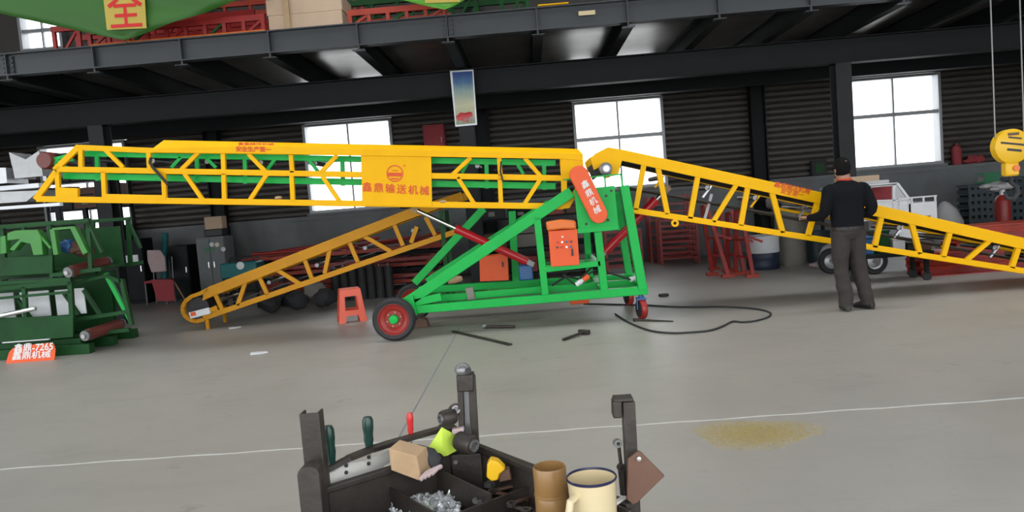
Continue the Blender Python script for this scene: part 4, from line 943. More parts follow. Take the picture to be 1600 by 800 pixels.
# long red channel beams at the right
zt = at(1570, 349, 10.75).z; n_b = 6; hb = zt/n_b; xl = at(1440, 410, 10.75).x
for k in range(n_b):
    bmb = MB(); x0b = xl+(.0 if k < 3 else .22+.1*k); h = hb-.004; z = k*hb; yb0 = 10.75+.03*(k % 2)
    bmb.box((x0b, yb0, z), (x0b+4.2, yb0+.03, z+h)).box((x0b, yb0-.07, z+h-.018), (x0b+4.2, yb0+.45, z+h)).box((x0b, yb0-.07, z), (x0b+4.2, yb0+.45, z+.018)).box((x0b, yb0+.4, z+.018), (x0b+4.2, yb0+.42, z+h-.018))
    tag(bmb.build('channel_beam', m_redor if k % 2 else m_red), 'long red steel beam, %s in the pile at the right edge' % ['lowest', 'second from the floor', 'third from the floor', 'fourth from the floor', 'fifth from the floor', 'topmost'][k], 'beam', 'red beams piled at the right')
# odds and ends on a dark trolley behind the right conveyor
tyx0, tyx1, tyz = at(1335, 400, 10.5).x, at(1448, 400, 10.5).x, at(1392, 394, 10.5).z
ty = thing('parts_trolley', ((tyx0+tyx1)/2, 10.55, 0), 'dark low trolley carrying parts boxes behind the right conveyor', 'trolley')
MB().box((tyx0, 10.3, tyz-.05), (tyx1, 10.8, tyz)).build('deck', m_dst, ty, .005)
for x in (tyx0+.08, tyx1-.08):
    for y in (10.36, 10.74): MB().box((x-.025, y-.025, .1), (x+.025, y+.025, tyz-.05)).build('leg', m_dst, ty); MB().lathe([(.02, -.02), (.06, -.02), (.06, .02), (.02, .02)], (x, y, .06), (0, 1, 0), 14).build('caster_wheel', m_rub, ty)
for k, (x, yt, m_, s_) in enumerate(((1350, 372, m_blue, .08), (1374, 362, m_dgr, .085), (1398, 374, m_wht, .08), (1419, 381, m_txk, .07), (1439, 384, m_brn, .075))):
    Y = 10.52; X = at(x, 390, Y).x; zt = max(tyz+.1, at(x, yt, Y).z); o = thing('parts_box', (X, Y, tyz), ['blue box', 'dark green box', 'white box', 'black box', 'brown box'][k]+' on the parts trolley', 'box', 'boxes on the parts trolley')
    MB().box((X-s_, Y-.14, tyz+.001), (X+s_, Y+.14, zt)).build('body', m_, o, .01); MB().box((X-s_-.008, Y-.148, zt), (X+s_+.008, Y+.148, zt+.025)).build('lid', m_, o, .005)

# hook block
YKk = 7.05; hc = at(1578, 229, YKk); hk = thing('crane_hook_block', (hc.x, YKk, hc.z-.4), 'yellow round crane hook block with black markings hanging on wire ropes', 'hook block')
bd = MB().lathe([(0, -.055), (.13, -.055), (.158, -.04), (.158, .04), (.13, .055), (0, .055)], hc, (0, -1, 0), 36).build('sheave_cover', m_tape, hk, .003)
bx = V((1, 0, -.18)).normalized(); bz = V((.18, 0, 1)).normalized()
for (u, v, wd, th) in ((0.0, .075, .12, .014), (.0, .02, .24, .018), (.01, -.035, .13, .022)):
    MB().obox(hc+bx*u+bz*v+V((0, -.0565, 0)), bx*wd/2, V((0, .0015, 0)), bz*th/2).build('marking', m_txk, bd)
MB().obox(hc+V((0, -.0565, .11)), V((.05, 0, 0)), V((0, .0015, 0)), V((0, 0, .012))).build('marking', m_brn, bd)
MB().obox(hc+V((-.005, 0, -.205)), V((.062, 0, 0)), V((0, .045, 0)), V((0, 0, .065))).build('swivel', m_tape, hk, .02)
MB().lathe([(.03, 0), (.03, .012), (0, .013)], hc+V((.02, -.045, -.2)), (0, -1, 0), 16).build('swivel_pin', m_org, hk)
MB().tube([hc+V((.0, 0, -.26)), hc+V((0, 0, -.33)), hc+V((.05, 0, -.37)), hc+V((.06, 0, -.43)), hc+V((.02, 0, -.48)), hc+V((-.04, 0, -.47)), hc+V((-.065, 0, -.41))], [.02, .02, .022, .024, .024, .02, .01], 12).build('hook', m_rub, hk)
for dx in (-.13, .13): MB().tube([hc+V((dx, 0, .03)), V((hc.x+dx, YKk, 7.65))], .007, 6).build('wire_rope', m_grey, hk)

# framed poster on the middle column
YP = YC-.2; pp4 = [(703, 111), (739.5, 108.5), (745.5, 195), (711.5, 198)]
po = ppoly(pp4, YP, .03).build('poster_board', m_galv); 
po_m = bpy.data.materials.new('landscape print'); po_m.use_nodes = True; nt = po_m.node_tree; N = nt.nodes; B = N['Principled BSDF']; B.inputs['Roughness'].default_value = .25
tc = N.new('ShaderNodeTexCoord'); sep = N.new('ShaderNodeSeparateXYZ'); rp = N.new('ShaderNodeValToRGB'); nz_ = N.new('ShaderNodeTexNoise'); nz_.inputs['Scale'].default_value = 7
ad = N.new('ShaderNodeMath'); ad.operation = 'MULTIPLY_ADD'; ad.inputs[1].default_value = .16
nt.links.new(tc.outputs['Generated'], sep.inputs[0]); nt.links.new(tc.outputs['Generated'], nz_.inputs['Vector']); nt.links.new(nz_.outputs['Fac'], ad.inputs[0]); nt.links.new(sep.outputs['Z'], ad.inputs[2]); nt.links.new(ad.outputs[0], rp.inputs[0])
el = rp.color_ramp.elements; el[0].position = .08; el[0].color = (.18, .22, .10, 1); el[1].position = 1.05; el[1].color = (.01, .05, .22, 1)
for ps, c in ((.2, (.42, .42, .25, 1)), (.45, (.60, .58, .36, 1)), (.7, (.25, .36, .33, 1)), (.88, (.03, .13, .28, 1))): e_ = el.new(ps); e_.color = c
nt.links.new(rp.outputs[0], B.inputs['Base Color'])
tag(po, 'tall narrow framed landscape poster hanging in front of the middle column', 'poster')
ins = ppoly([(706.5, 113), (738, 111), (742.5, 192.5), (713, 195)], YP-.006, .005).build('print', po_m, po)
fl_ = at(727, 182, YP-.008); MB().ball(fl_, .085, (1.3, .06, .8), jit=.6, seed=2).build('printed_flower', m_scrr, po); MB().ball(fl_+V((.05, -.002, -.04)), .05, (1.2, .06, .7), jit=.6, seed=5).build('printed_flower', m_clr, po)
MB().bar(at(724, 110, YP+.01), V((at(724, 110, YP).x, YP+.01, 3.4)), .01, .01).build('hanger', m_grey, po)

# ================================================================== ON THE MEZZANINE
ZM = 4.03
def diamond(bot, left, right, top, Y, mat, lab, chx, name='banner'):
    o = thing(name, V((at(*bot, Y).x, Y, at(*bot, Y).z)), lab, 'banner', 'green banners on the mezzanine edge'); n = 22; vs = []; fs = []
    B0, L0, R0, T0 = [at(*q, Y) for q in (bot, left, right, top)]
    for i in range(n+1):
        for j in range(n+1):
            u, v = i/n, j/n; p = B0*(1-u)*(1-v)+R0*u*(1-v)+L0*(1-u)*v+T0*u*v
            wv = .028*math.sin(u*19+v*5)*max(0, 1-v*2.2)+.018*math.sin(v*9+u*3); p = p+V((0, wv, 0)); vs.append(p)
    for i in range(n):
        for j in range(n): fs.append((i*(n+1)+j, (i+1)*(n+1)+j, (i+1)*(n+1)+j+1, i*(n+1)+j+1))
    c = MB().add(vs, fs, True).build('cloth', mat, o); s = c.modifiers.new('t', 'SOLIDIFY'); s.thickness = .004
    return o
YN = YF-.2
o = diamond((193, 63), (-230, -28), (500, -45), (150, -190), YN, m_flag, 'large dark green banner with a red character on a yellow square', '全')
sq = ppoly([(160, -14), (225, -20), (229, 44), (167, 47)], YN-.045, .006).build('yellow_square', m_fly, o)
ax_ = (at(225, 10, YN)-at(162, 14, YN)).normalized(); ay_ = V((0, -1, 0)).cross(ax_); ay_ = ay_ if ay_.z > 0 else -ay_
text('全', at(195.5, 18.5, YN-.046), ax_, ay_, .57, m_scrr, 'lettering', o, .003, .85, 0, .012)
MB().tube([at(193, 63, YN), V((at(193, 63, YN).x+.01, YF-.08, 4.04))], .005, 6).build('tie', m_rub, o)
o = diamond((695, 15), (545, -18), (830, -48), (670, -95), YN, m_flag2, 'smaller light green banner tip above the middle splice of the edge beam', '')
ppoly([(664, -20), (722, -24), (719, 3), (664, 5)], YN-.045, .006).build('yellow_square', m_fly, o)
MB().tube([at(695, 15, YN), V((at(697, 25, YN).x, YF-.08, 4.05))], .006, 6).build('tie', m_rub, o)
# cartons with a strap
YX = 10.55; ca, cb_ = at(420, 40, YX).x, at(536, 40, YX).x; zz1 = at(480, 20, YX).z
zz2 = at(480, 0, YX).z
tag(MB().box((ca, YX, ZM), (cb_, YX+.6, zz1)).build('carton', m_card, bevel=.01), 'long carton on the mezzanine edge, lower of two', 'carton', 'long cartons on the mezzanine')
tag(MB().box((ca-.02, YX+.01, zz1+.002), (cb_+.01, YX+.6, zz1+.22)).build('carton', m_card, bevel=.01), 'long carton on the mezzanine edge, upper of two', 'carton', 'long cartons on the mezzanine')
x = at(450, 30, YX).x; tag(MB().box((x-.035, YX-.04, ZM), (x+.035, YX-.005, zz1+.3)).build('wooden_batten', m_wood), 'upright brown batten standing in front of the two long cartons', 'batten')
# red and orange frames stored on the deck
def deck_frame(x1, x2, Y, z, h, mat, lab, n=8):
    xa, xb = at(x1, 40, Y).x, at(x2, 40, Y).x; o = thing('conveyor_truss', ((xa+xb)/2, Y+.3, z), lab, 'steel frame', 'frames stored on the mezzanine')
    for dy in (0, .6):
        for zz in (z+.04, z+h-.04): MB().bar((xa, Y+dy, zz), (xb, Y+dy, zz), .06, .08, (0, 0, 1)).build('chord', mat, o)
        for k in range(n+1):
            x = xa+.03+(xb-xa-.06)*k/n; MB().bar((x, Y+dy, z+.08), (x, Y+dy, z+h-.08), .05, .05).build('post', mat, o)
            if k < n and k % 2 == 0: MB().bar((x, Y+dy, z+.08), (x+(xb-xa)/n*.9, Y+dy, z+h-.08), .035, .03).build('brace', m_dgr if k % 4 else mat, o)
    for k in range(0, n+1, 2):
        x = xa+.03+(xb-xa-.06)*k/n; MB().box((x-.03, Y+.03, z+.02), (x+.03, Y+.57, z+.06)).build('cross_member', mat, o)
    return o
xo0, xo1 = at(140, 60, 10.38).x, at(414, 50, 10.38).x
tag(MB().tube([(xo0, 10.4, ZM+.05), (xo1, 10.4, ZM+.05)], .05, 16).build('orange_pipe', m_org), 'long orange pipe lying along the mezzanine edge', 'pipe')
deck_frame(135, 415, 10.55, ZM, .34, m_red, 'orange red truss frame on the deck behind the large banner', 9)
deck_frame(80, 400, 11.28, ZM, .62, m_red, 'taller red truss frame behind the orange red one', 8)
deck_frame(545, 700, 10.6, ZM, .30, m_redor, 'short red truss frame right of the two cartons', 5)
deck_frame(540, 830, 11.3, ZM, .62, m_dgr, 'dark green truss frame behind the short red one', 7)
deck_frame(-40, 90, 12.2, ZM, .42, m_red, 'red frame at the left end of the mezzanine', 4)
deck_frame(230, 560, 12.3, ZM, 1.05, m_redor, 'tall orange red frame at the back of the mezzanine', 8)
deck_frame(-120, 130, 14.0, ZM, .9, m_dgr, 'dark green frame in front of the upper window', 6)
p = at(870, 4, 10.5); yb_ = thing('yellow_tray', (p.x, 10.7, ZM), 'yellow tray lying on the mezzanine edge', 'tray')
xq0, xq1 = at(842, 5, 10.45).x, at(886, 5, 10.45).x
MB().box((xq0, 10.42, ZM), (xq1, 10.9, ZM+.09)).build('body', m_yel, yb_, .02); MB().box((xq0-.02, 10.40, ZM+.09), (xq1+.02, 10.92, ZM+.11)).build('rim', m_yel, yb_, .008); MB().box((xq0+.05, 10.415, ZM+.025), (xq1-.05, 10.42, ZM+.07)).build('label_panel', m_brn, yb_)
xq0, xq1 = at(888, 5, 10.5).x, at(985, 0, 10.5).x
tag(MB().box((xq0, 10.44, ZM), (xq1, 10.54, ZM+.07)).build('timber_beam', m_wood, bevel=.005), 'pale timber beam on the mezzanine edge beside the yellow tray', 'beam')

# ================================================================== THE MAN
def person(base, yaw):
    c, s = math.cos(yaw), math.sin(yaw)
    def T(p): p = V(p); return V((base[0]+c*p.x-s*p.y, base[1]+s*p.x+c*p.y, p.z))
    o = thing('person', (base[0], base[1], 0), 'person in black sweater and charcoal trousers seen from behind, hands on the right conveyor', 'person')
    b = MB()
    def loft(rings, n=22): b.loft([(T(r[0]), r[1], r[2], V((c, s, 0)), V((-s, c, 0))) for r in rings], n)
    # trunk
    loft([((0, 0, .80), .13, .10), ((0, -.01, .86), .172, .128), ((0, -.01, .93), .178, .132), ((0, -.005, .99), .182, .130), ((0, 0, 1.08), .186, .128), ((0, .005, 1.18), .198, .132), ((0, .005, 1.27), .21, .135), ((0, .0, 1.34), .212, .125), ((0, .0, 1.39), .19, .105), ((0, .005, 1.43), .135, .085), ((0, .015, 1.455), .08, .07), ((0, .02, 1.50), .058, .06), ((0, .03, 1.55), .056, .06)])
    def limb(ps, rs, n=18, sub=4):
        # smooth path through the joints
        P = [V(p) for p in ps]; out = []; ro = []
        for i in range(len(P)-1):
            p0, p1, p2, p3 = P[max(i-1, 0)], P[i], P[i+1], P[min(i+2, len(P)-1)]
            for k in range(sub):
                t = k/sub; out.append(.5*((2*p1)+(p2-p0)*t+(2*p0-5*p1+4*p2-p3)*t*t+(3*p1-p0-3*p2+p3)*t**3)); ro.append(rs[i]+(rs[i+1]-rs[i])*t)
        out.append(P[-1]); ro.append(rs[-1]); b.tube([T(p) for p in out], ro, n)
    # legs (loose trousers), left bears the weight, right set out to the side
    limb([(-.085, -.01, .88), (-.095, 0, .70), (-.095, .015, .48), (-.085, -.015, .28), (-.08, -.035, .10), (-.08, -.035, .05)], [.105, .10, .080, .078, .078, .080])
    limb([(.085, -.01, .88), (.10, .01, .70), (.125, .03, .49), (.15, .0, .28), (.175, -.02, .10), (.178, -.02, .05)], [.105, .10, .080, .077, .076, .078])
    # arms: shoulders, elbows, wrists
    limb([(-.14, .0, 1.36), (-.19, .0, 1.35), (-.235, -.01, 1.25), (-.262, .0, 1.12), (-.285, .12, 1.07), (-.315, .255, 1.06)], [.06, .075, .068, .058, .052, .042])
    limb([(.14, .0, 1.36), (.19, -.0, 1.35), (.24, -.03, 1.25), (.262, -.045, 1.11), (.205, .10, 1.06), (.12, .25, 1.06)], [.06, .075, .068, .060, .052, .042])
    # head
    hx, hy, hz = -.012, .045, 1.595
    loft([((hx, hy-.005, hz-.125), .045, .052), ((hx, hy+.015, hz-.10), .056, .070), ((hx, hy+.012, hz-.06), .068, .086), ((hx, hy+.0, hz-.01), .076, .096), ((hx, hy-.005, hz+.04), .077, .098), ((hx, hy-.008, hz+.075), .066, .085), ((hx, hy-.008, hz+.098), .042, .055), ((hx, hy-.008, hz+.106), .012, .016)], 20)
    for sx in (-1, 1): b.ball(T((hx+sx*.078, hy-.005, hz-.02)), .03, (.35, .7, 1.05), 10, 8)
    b.ball(T((hx, hy+.102, hz-.025)), .018, (.8, 1.1, 1.4), 8, 6); b.ball(T((hx, hy+.082, hz-.075)), .022, (1.3, .6, .5), 8, 6)
    # hands, five fingers each, curled over the edge they hold
    for sx, wr, pd in ((-1, V((-.315, .255, 1.06)), V((-.16, .95, .06))), (1, V((.12, .25, 1.06)), V((-.25, .93, .02)))):
        pd = pd.normalized(); sd = V((0, 0, 1)).cross(pd).normalized()*-sx; k = wr+pd*.075
        for i in range(5): q = wr+pd*(.01+.018*i); b.ball(T(q), .03, (1.15, 1.0, .62), 10, 8)
        for i, (of, ln_) in enumerate(((-.030, .062), (-.010, .074), (.010, .070), (.029, .054))):
            r0 = k+sd*of+pd*.01; m1 = r0+pd*ln_*.5+V((0, 0, .006)); m2 = r0+pd*ln_*.85+V((0, 0, -.012)); e_ = r0+pd*ln_*.9+V((0, 0, -.036))
            b.tube([T(r0-pd*.03), T(r0), T(m1), T(m2), T(e_)], [.011, .0105, .0098, .009, .007], 8)
        t0 = wr+pd*.03-sd*.026; b.tube([T(wr+pd*.02), T(t0), T(t0+pd*.03-sd*.02-V((0, 0, .008))), T(t0+pd*.06-sd*.022-V((0, 0, .02)))], [.014, .013, .011, .008], 8)
    me = b.mesh('p', m_swt, WORLD[o]); tmp = bpy.data.objects.new('tmp', me); col.objects.link(tmp)
    rm = tmp.modifiers.new('r', 'REMESH'); rm.mode = 'VOXEL'; rm.voxel_size = .0075; sm = tmp.modifiers.new('s', 'SMOOTH'); sm.factor = .5; sm.iterations = 3
    me2 = bpy.data.meshes.new_from_object(tmp.evaluated_get(bpy.context.evaluated_depsgraph_get())); bpy.data.objects.remove(tmp)
    # fabric folds: gentle real displacement of the cloth areas
    W = WORLD[o]; nrm = [vv.normal.copy() for vv in me2.vertices]
    for vi, vv in enumerate(me2.vertices):
        z = vv.co.z
        if z < 1.42:
            q = V((vv.co.x*3, vv.co.y*3, z*7)); n_ = noise.noise(q*1.3)*.010
            if z < .9: n_ = noise.noise(V((vv.co.x*6, vv.co.y*6, z*9)))*.011*(1.4 if z < .3 or .4 < z < .6 else .7)
            loc = V((vv.co.x, vv.co.y, 0)); vv.co += nrm[vi]*n_
    me2.materials.clear()
    for mm in (m_swt, m_trs, m_skin): me2.materials.append(mm)
    wl = [T(V((-.315, .255, 1.06)))-W, T(V((.12, .25, 1.06)))-W]; fw = V((-s, c, 0))
    for pg in me2.polygons:
        cc_ = pg.center; pg.use_smooth = True; idx = 0
        if cc_.z < .925: idx = 1
        if cc_.z > 1.463: idx = 2
        for w_ in wl:
            if (cc_-w_).length < .17 and (cc_-w_).dot(fw) > -.01 and .95 < cc_.z < 1.2: idx = 2
        pg.material_index = idx
    bo = bpy.data.objects.new('body', me2); col.objects.link(bo); bo.parent = o; WORLD[bo] = W
    # hair: cap over crown, back and sides down to the nape
    h = MB(); nu, nv = 26, 16; vs = []; fs = []
    for i in range(nv+1):
        for j in range(nu):
            th = 2*math.pi*j/nu; fr = .5-.5*math.sin(th)       # 1 at the back (-y), 0 at the face
            mxp = math.radians(66+72*min(1, fr*2.2)); ph = mxp*i/nv
            d = V((math.sin(ph)*math.cos(th), math.sin(ph)*math.sin(th), math.cos(ph)))
            k = 1+.03*noise.noise(d*4); vs.append(T(V((hx+d.x*.087*k, hy-.004+d.y*.108*k, hz+.006+d.z*.118*k))))
    for i in range(nv):
        for j in range(nu): fs.append((i*nu+j, i*nu+(j+1) % nu, (i+1)*nu+(j+1) % nu, (i+1)*nu+j))
    ho = h.add(vs, fs, True).build('hair', m_hair, o); sl = ho.modifiers.new('t', 'SOLIDIFY'); sl.thickness = .014; sl.offset = -1
    MB().loft([(T(V((0, .018, 1.438))), .088, .080), (T(V((0, .02, 1.46))), .080, .076), (T(V((0, .022, 1.478))), .071, .072)], 22).build('collar', m_collar, o)
    MB().loft([(T(V((0, -.008, .915))), .187, .140, V((c, s, 0)), V((-s, c, 0))), (T(V((0, -.008, .945))), .187, .139, V((c, s, 0)), V((-s, c, 0)))], 28).build('belt', m_shoe, o)
    for (x, y, yw_) in ((-.08, -.03, -.25), (.178, -.015, .35)):
        sh = MB(); f_ = V((math.sin(-yw_), math.cos(yw_), 0)); r_ = V((f_.y, -f_.x, 0)); rings = []
        for (t, hw, hh) in ((-.085, .018, .03), (-.075, .036, .048), (-.03, .041, .058), (.03, .043, .052), (.10, .049, .038), (.155, .044, .03), (.185, .02, .02)):
            rings.append((T(V((x, y, 0))+f_*t)+V((0, 0, hh*.98)), hw, hh, V((c*r_.x-s*r_.y, s*r_.x+c*r_.y, 0)), V((0, 0, 1))))
        sh.loft(rings, 16).build('shoe', m_shoe, o)
    return o
gp_ = gnd(1334, 484); person((gp_.x-.02, 8.50, 0), .12)

# ================================================================== THINGS ON THE FLOOR
def flatbar(pa, pb, wd, th, mat, name, lab, cat, grp=None, z=0):
    a, b = gnd(*pa), gnd(*pb); return tag(MB().bar(a+V((0, 0, z+th/2)), b+V((0, 0, z+th/2)), wd, th, (0, 0, 1)).build(name, mat, bevel=.003), lab, cat, grp)
flatbar((708, 519), (798, 540), .045, .02, m_blk, 'steel_flat_bar', 'long dark flat bar lying on the floor in front of the chassis', 'bar')
a, b = gnd(757, 513), gnd(804, 513); pin = thing('steel_pin', a, 'short dark steel pin with a collar behind the long flat bar', 'pin')
MB().tube([a+V((0, 0, .022)), b+V((0, 0, .022))], .02, 12).build('shank', m_blk, pin); MB().tube([a+V((-.02, 0, .028)), a+V((.03, 0, .028))], .028, 14).build('head', m_grey, pin)
a, b = gnd(880, 533), gnd(913, 523); hm = thing('hammer', a, 'dark hammer lying on the floor right of the flat bar', 'hammer')
MB().tube([a+V((0, 0, .016)), b+V((0, 0, .03))], [.016, .014], 10).build('handle', m_blk, hm); t = (b-a).normalized(); n_ = V((-t.y, t.x, 0)); MB().bar(b-n_*.07+V((0, 0, .03)), b+n_*.07+V((0, 0, .03)), .05, .05, (0, 0, 1)).build('head', m_blk, hm, .008)
a, b = gnd(994, 502), gnd(1052, 503); sp_ = thing('spanner', a, 'long thin dark spanner lying below the caster', 'spanner')
MB().tube([a+V((0, 0, .016)), b+V((0, 0, .008))], [.016, .007], 8).build('shaft', m_blk, sp_); MB().lathe([(.014, 0), (.035, 0), (.035, .03), (.014, .03), (.014, 0)], a, (0, 0, 1), 14).build('jaw', m_blk, sp_)
p = gnd(1037, 463); pk = thing('rubber_puck', p, 'small black rubber foot lying on the floor right of the chassis', 'rubber foot'); MB().lathe([(.07, 0), (.075, .01), (.07, .035), (.03, .04), (0, .04)], p, (0, 0, 1), 18).build('pad', m_rub, pk)
for k, (x, y, s_) in enumerate(((365, 513, .09), (402, 553, .10))):
    p = gnd(x, y); mb = MB(); pts = [V((p.x+s_*1.3*math.cos(t_)*(.7+.3*math.sin(t_*3+k)), p.y+s_*math.sin(t_)*(.8+.2*math.cos(t_*2)), .004)) for t_ in [i*.6283 for i in range(10)]]
    mb.prism(pts, (0, 0, .012)); tag(mb.build('paper_scrap', m_wht), ['white paper scrap on the floor near the feed conveyor tail', 'white paper scrap nearer the camera than the other'][k], 'paper')
cb = [(912, 476), (1000, 478), (1060, 481), (1130, 481), (1180, 484), (1203, 490), (1200, 497), (1180, 503), (1160, 505), (1145, 504), (1130, 511), (1110, 518), (1080, 521), (1050, 522), (1020, 519), (995, 511), (975, 501), (960, 491)]
P = [gnd(*q)+V((0, 0, .012)) for q in cb]; out = []
for i in range(len(P)-1):
    p0, p1, p2, p3 = P[max(i-1, 0)], P[i], P[i+1], P[min(i+2, len(P)-1)]
    for k in range(6):
        t = k/6; out.append(.5*((2*p1)+(p2-p0)*t+(2*p0-5*p1+4*p2-p3)*t*t+(3*p1-p0-3*p2+p3)*t**3))
for q in out: q.z = .012
tag(MB().tube(out, .011, 8).build('power_cable', m_rub), 'black power cable looping over the floor right of the chassis', 'cable')
# strewn yellow sand: separate grains, densest in the middle
sg_ = MB(); sg_.recalc = False; cS = gnd(1180, 677); rng = random.Random(3)
for i in range(15000):
    u, v = rng.gauss(0, .5), rng.gauss(0, .5)
    if u*u+v*v > 1.15+.35*math.sin(math.atan2(v, u)*3+1): continue
    x, y = cS.x+u*.36, cS.y+v*.26; s_ = rng.uniform(.0018, .0042); h = s_*.9; a0 = rng.random()*6
    pts = [(x+s_*math.cos(a0+k*2.09), y+s_*math.sin(a0+k*2.09), 0) for k in range(3)]
    sg_.add(pts+[(x, y, h)], [(0, 1, 3), (1, 2, 3), (2, 0, 3)])
so_ = sg_.build('sand_patch', m_sand); tag(so_, 'patch of strewn yellow sand on the concrete at the right', 'sand', None, 'stuff')

# ================================================================== TOOL CART IN THE FOREGROUND
ZR, ZB = .85, .74
A, B2, C2 = gnd(484, 768, ZR), gnd(735, 690, ZR), gnd(985, 786, ZR); D2 = A+C2-B2
u = (B2-A); v = (C2-B2); un, vn = u.normalized(), v.normalized(); up = V((0, 0, 1))
ct = thing('tool_cart', ((A+C2)/2-up*ZR), 'oily black steel tool cart with corner posts and divided tray in the foreground', 'tool cart')
def lvl(p, z): return V((p.x, p.y, z))
for p, q, zr_ in ((A, B2, ZR), (B2, C2, ZR), (A, D2, ZR-.05), (D2, C2, ZR-.05)):
    MB().bar(lvl(p, (zr_+ZB)/2-.01), lvl(q, (zr_+ZB)/2-.01), .006, zr_-ZB, (0, 0, 1)).build('side_panel', m_blk, ct)
    MB().bar(lvl(p, zr_-.008), lvl(q, zr_-.008), .022, .016, (0, 0, 1)).build('rim_bar', m_blk, ct, .003)
MB().prism([lvl(k, ZB-.02) for k in (A, B2, C2, D2)], (0, 0, .008)).build('tray_bottom', m_blk, ct)
MB().prism([lvl(k, .22) for k in (A, B2, C2, D2)], (0, 0, .01)).build('lower_shelf', m_blk, ct)
for f_, h_ in ((.45, .07), (.75, .08)):
    a, b = A+u*f_, A+u*f_+v*.42; MB().bar(lvl(a, ZB+h_/2-.012), lvl(b, ZB+h_/2-.012), .005, h_, (0, 0, 1)).build('divider', m_blk, ct)
a, b = A+v*.42, B2+v*.42; MB().bar(lvl(a, ZB+.02), lvl(b, ZB+.02), .005, .065, (0, 0, 1)).build('divider', m_blk, ct)
def post(p, z1, wd, name='corner_post'):
    # angle steel: two flanges
    w2 = wd/2; o = MB().obox(lvl(p, z1/2)-vn*w2, un*w2, vn*.004, up*(z1/2)).obox(lvl(p, z1/2)-un*w2, vn*w2, un*.004, up*(z1/2)).build(name, m_blk, ct, .002); return o
post(D2, ZR, .05); post(C2, ZR, .05)
# left post: channel section standing proud of the rim
pA = at(492, 700, A.y+.03); zA = at(492, 642, A.y+.03).z; hA = V((pA.x, A.y+.03, 0))
MB().box((hA.x-.024, hA.y-.02, 0), (hA.x+.024, hA.y-.014, zA)).box((hA.x-.024, hA.y-.014, 0), (hA.x-.018, hA.y+.02, zA)).box((hA.x+.018, hA.y-.014, 0), (hA.x+.024, hA.y+.02, zA)).build('left_post', m_blk, ct, .002)
pS = at(483, 760, A.y-.07); zS = at(483, 729, A.y-.07).z; ar = [V((pS.x-.026, A.y-.07, 0)), V((pS.x+.026, A.y-.07, 0)), V((pS.x+.026, A.y-.07, zS-.02))]
ar += [V((pS.x+.026*math.cos(t_), A.y-.07, zS-.02+.02*math.sin(t_))) for t_ in (.5, 1.0, 1.57, 2.1, 2.6)]+[V((pS.x-.026, A.y-.07, zS-.02))]
MB().prism(ar, (0, .05, 0)).build('short_post', m_blk, ct, .003)
# far corner: thick post below, twin bar pillar with collar and ball above
yB = B2.y-.02; pB = at(731, 720, yB); zb0 = at(731, 703, yB).z
MB().box((pB.x-.042, yB-.035, 0), (pB.x+.042, yB+.03, zb0)).build('far_post', m_blk, ct, .004)
for k, (x, y) in enumerate(((712, 722), (712, 752), (718, 795))):
    MB().lathe([(.006, 0), (.006, .002)], at(x, y, yB-.035), (0, -1, 0), 10).build('hole_dot', m_silv, ct)  # silver discs stand in for bright holes through the post
tpx = [(719, 587, 723, 706, 9), (737, 587, 744, 706, 11)]
for (x1, y1, x2, y2, wpx) in tpx: pbar(x1, y1, x2, y2, wpx, yB-.02, .03).build('pillar_bar', m_blk, ct, .002)
pbar(728, 590, 733, 706, 8, yB-.005, .02).build('pillar_web', m_grey, ct)
pbar(727, 583, 728.5, 609, 27, yB-.03, .05).build('pillar_collar', m_blk, ct, .004)
MB().ball(at(723, 578, yB-.01), .022, (1.0, 1, .85), 18, 12).build('ball_joint', m_grey, ct)
MB().lathe([(.008, 0), (.008, .004), (0, .004)], at(732, 579, yB-.03), (0, -1, 0), 10).build('ball_socket', m_txk, ct)
# right post with hooked block
yC = C2.y+.02; pbar(981, 625, 990, 800, 20, yC, .035).build('right_post', m_blk, ct, .003); pbar(963, 624, 963.5, 650, 14, yC-.006, .04).build('hook_block', m_blk, ct, .003); pbar(958, 623, 988, 621, 5, yC-.003, .04).build('hook_top', m_blk, ct, .002)
q0 = lvl(C2, 0); MB().box((q0.x-.02, yC, 0), (q0.x+.02, yC+.035, ZR-.03)).build('right_leg', m_blk, ct)
dp = ppoly([(981, 718), (997, 705), (1001, 706), (1039, 744), (996, 786), (989, 789), (979, 781)], yC-.03, .008).build('diamond_plate', m_brn, ct, .002); tag(dp, 'rust brown diamond shaped plate')
MB().lathe([(.005, 0), (.005, .006), (0, .007)], at(998, 716, yC-.03), (0, -1, 0), 10).build('plate_screw', m_silv, dp)
# white webbing with holes along the left rim
st_ = MB(); n_ = 14; top = []; 
for i in range(n_+1):
    f_ = i/n_; x = 499+(607-499)*f_; y = 742-36*f_+3*math.sin(f_*11); q = at(x, y, A.y+.05+.16*f_); top.append(q)
vs = []
for q in top: vs += [q, q+V((0, 0, -.036)), q+V((0, .003, 0)), q+V((0, .003, -.036))]
fs = []
for i in range(n_): a0 = 4*i; fs += [(a0, a0+1, a0+5, a0+4), (a0+2, a0+6, a0+7, a0+3), (a0, a0+4, a0+6, a0+2), (a0+1, a0+3, a0+7, a0+5)]
ws = st_.add(vs, fs, True).build('webbing_strap', m_strap); tag(ws, 'white webbing strap with black eyelets along the cart rim', 'strap')
for (x, y) in ((541, 727), (541, 738), (576, 714), (576, 724)):
    f_ = (x-499)/108; q = at(x, y, A.y+.05+.16*f_-.003); MB().lathe([(.005, 0), (.005, .003), (0, .0035)], q, (.3, -1, 0), 10).build('eyelet', m_txk, ws)
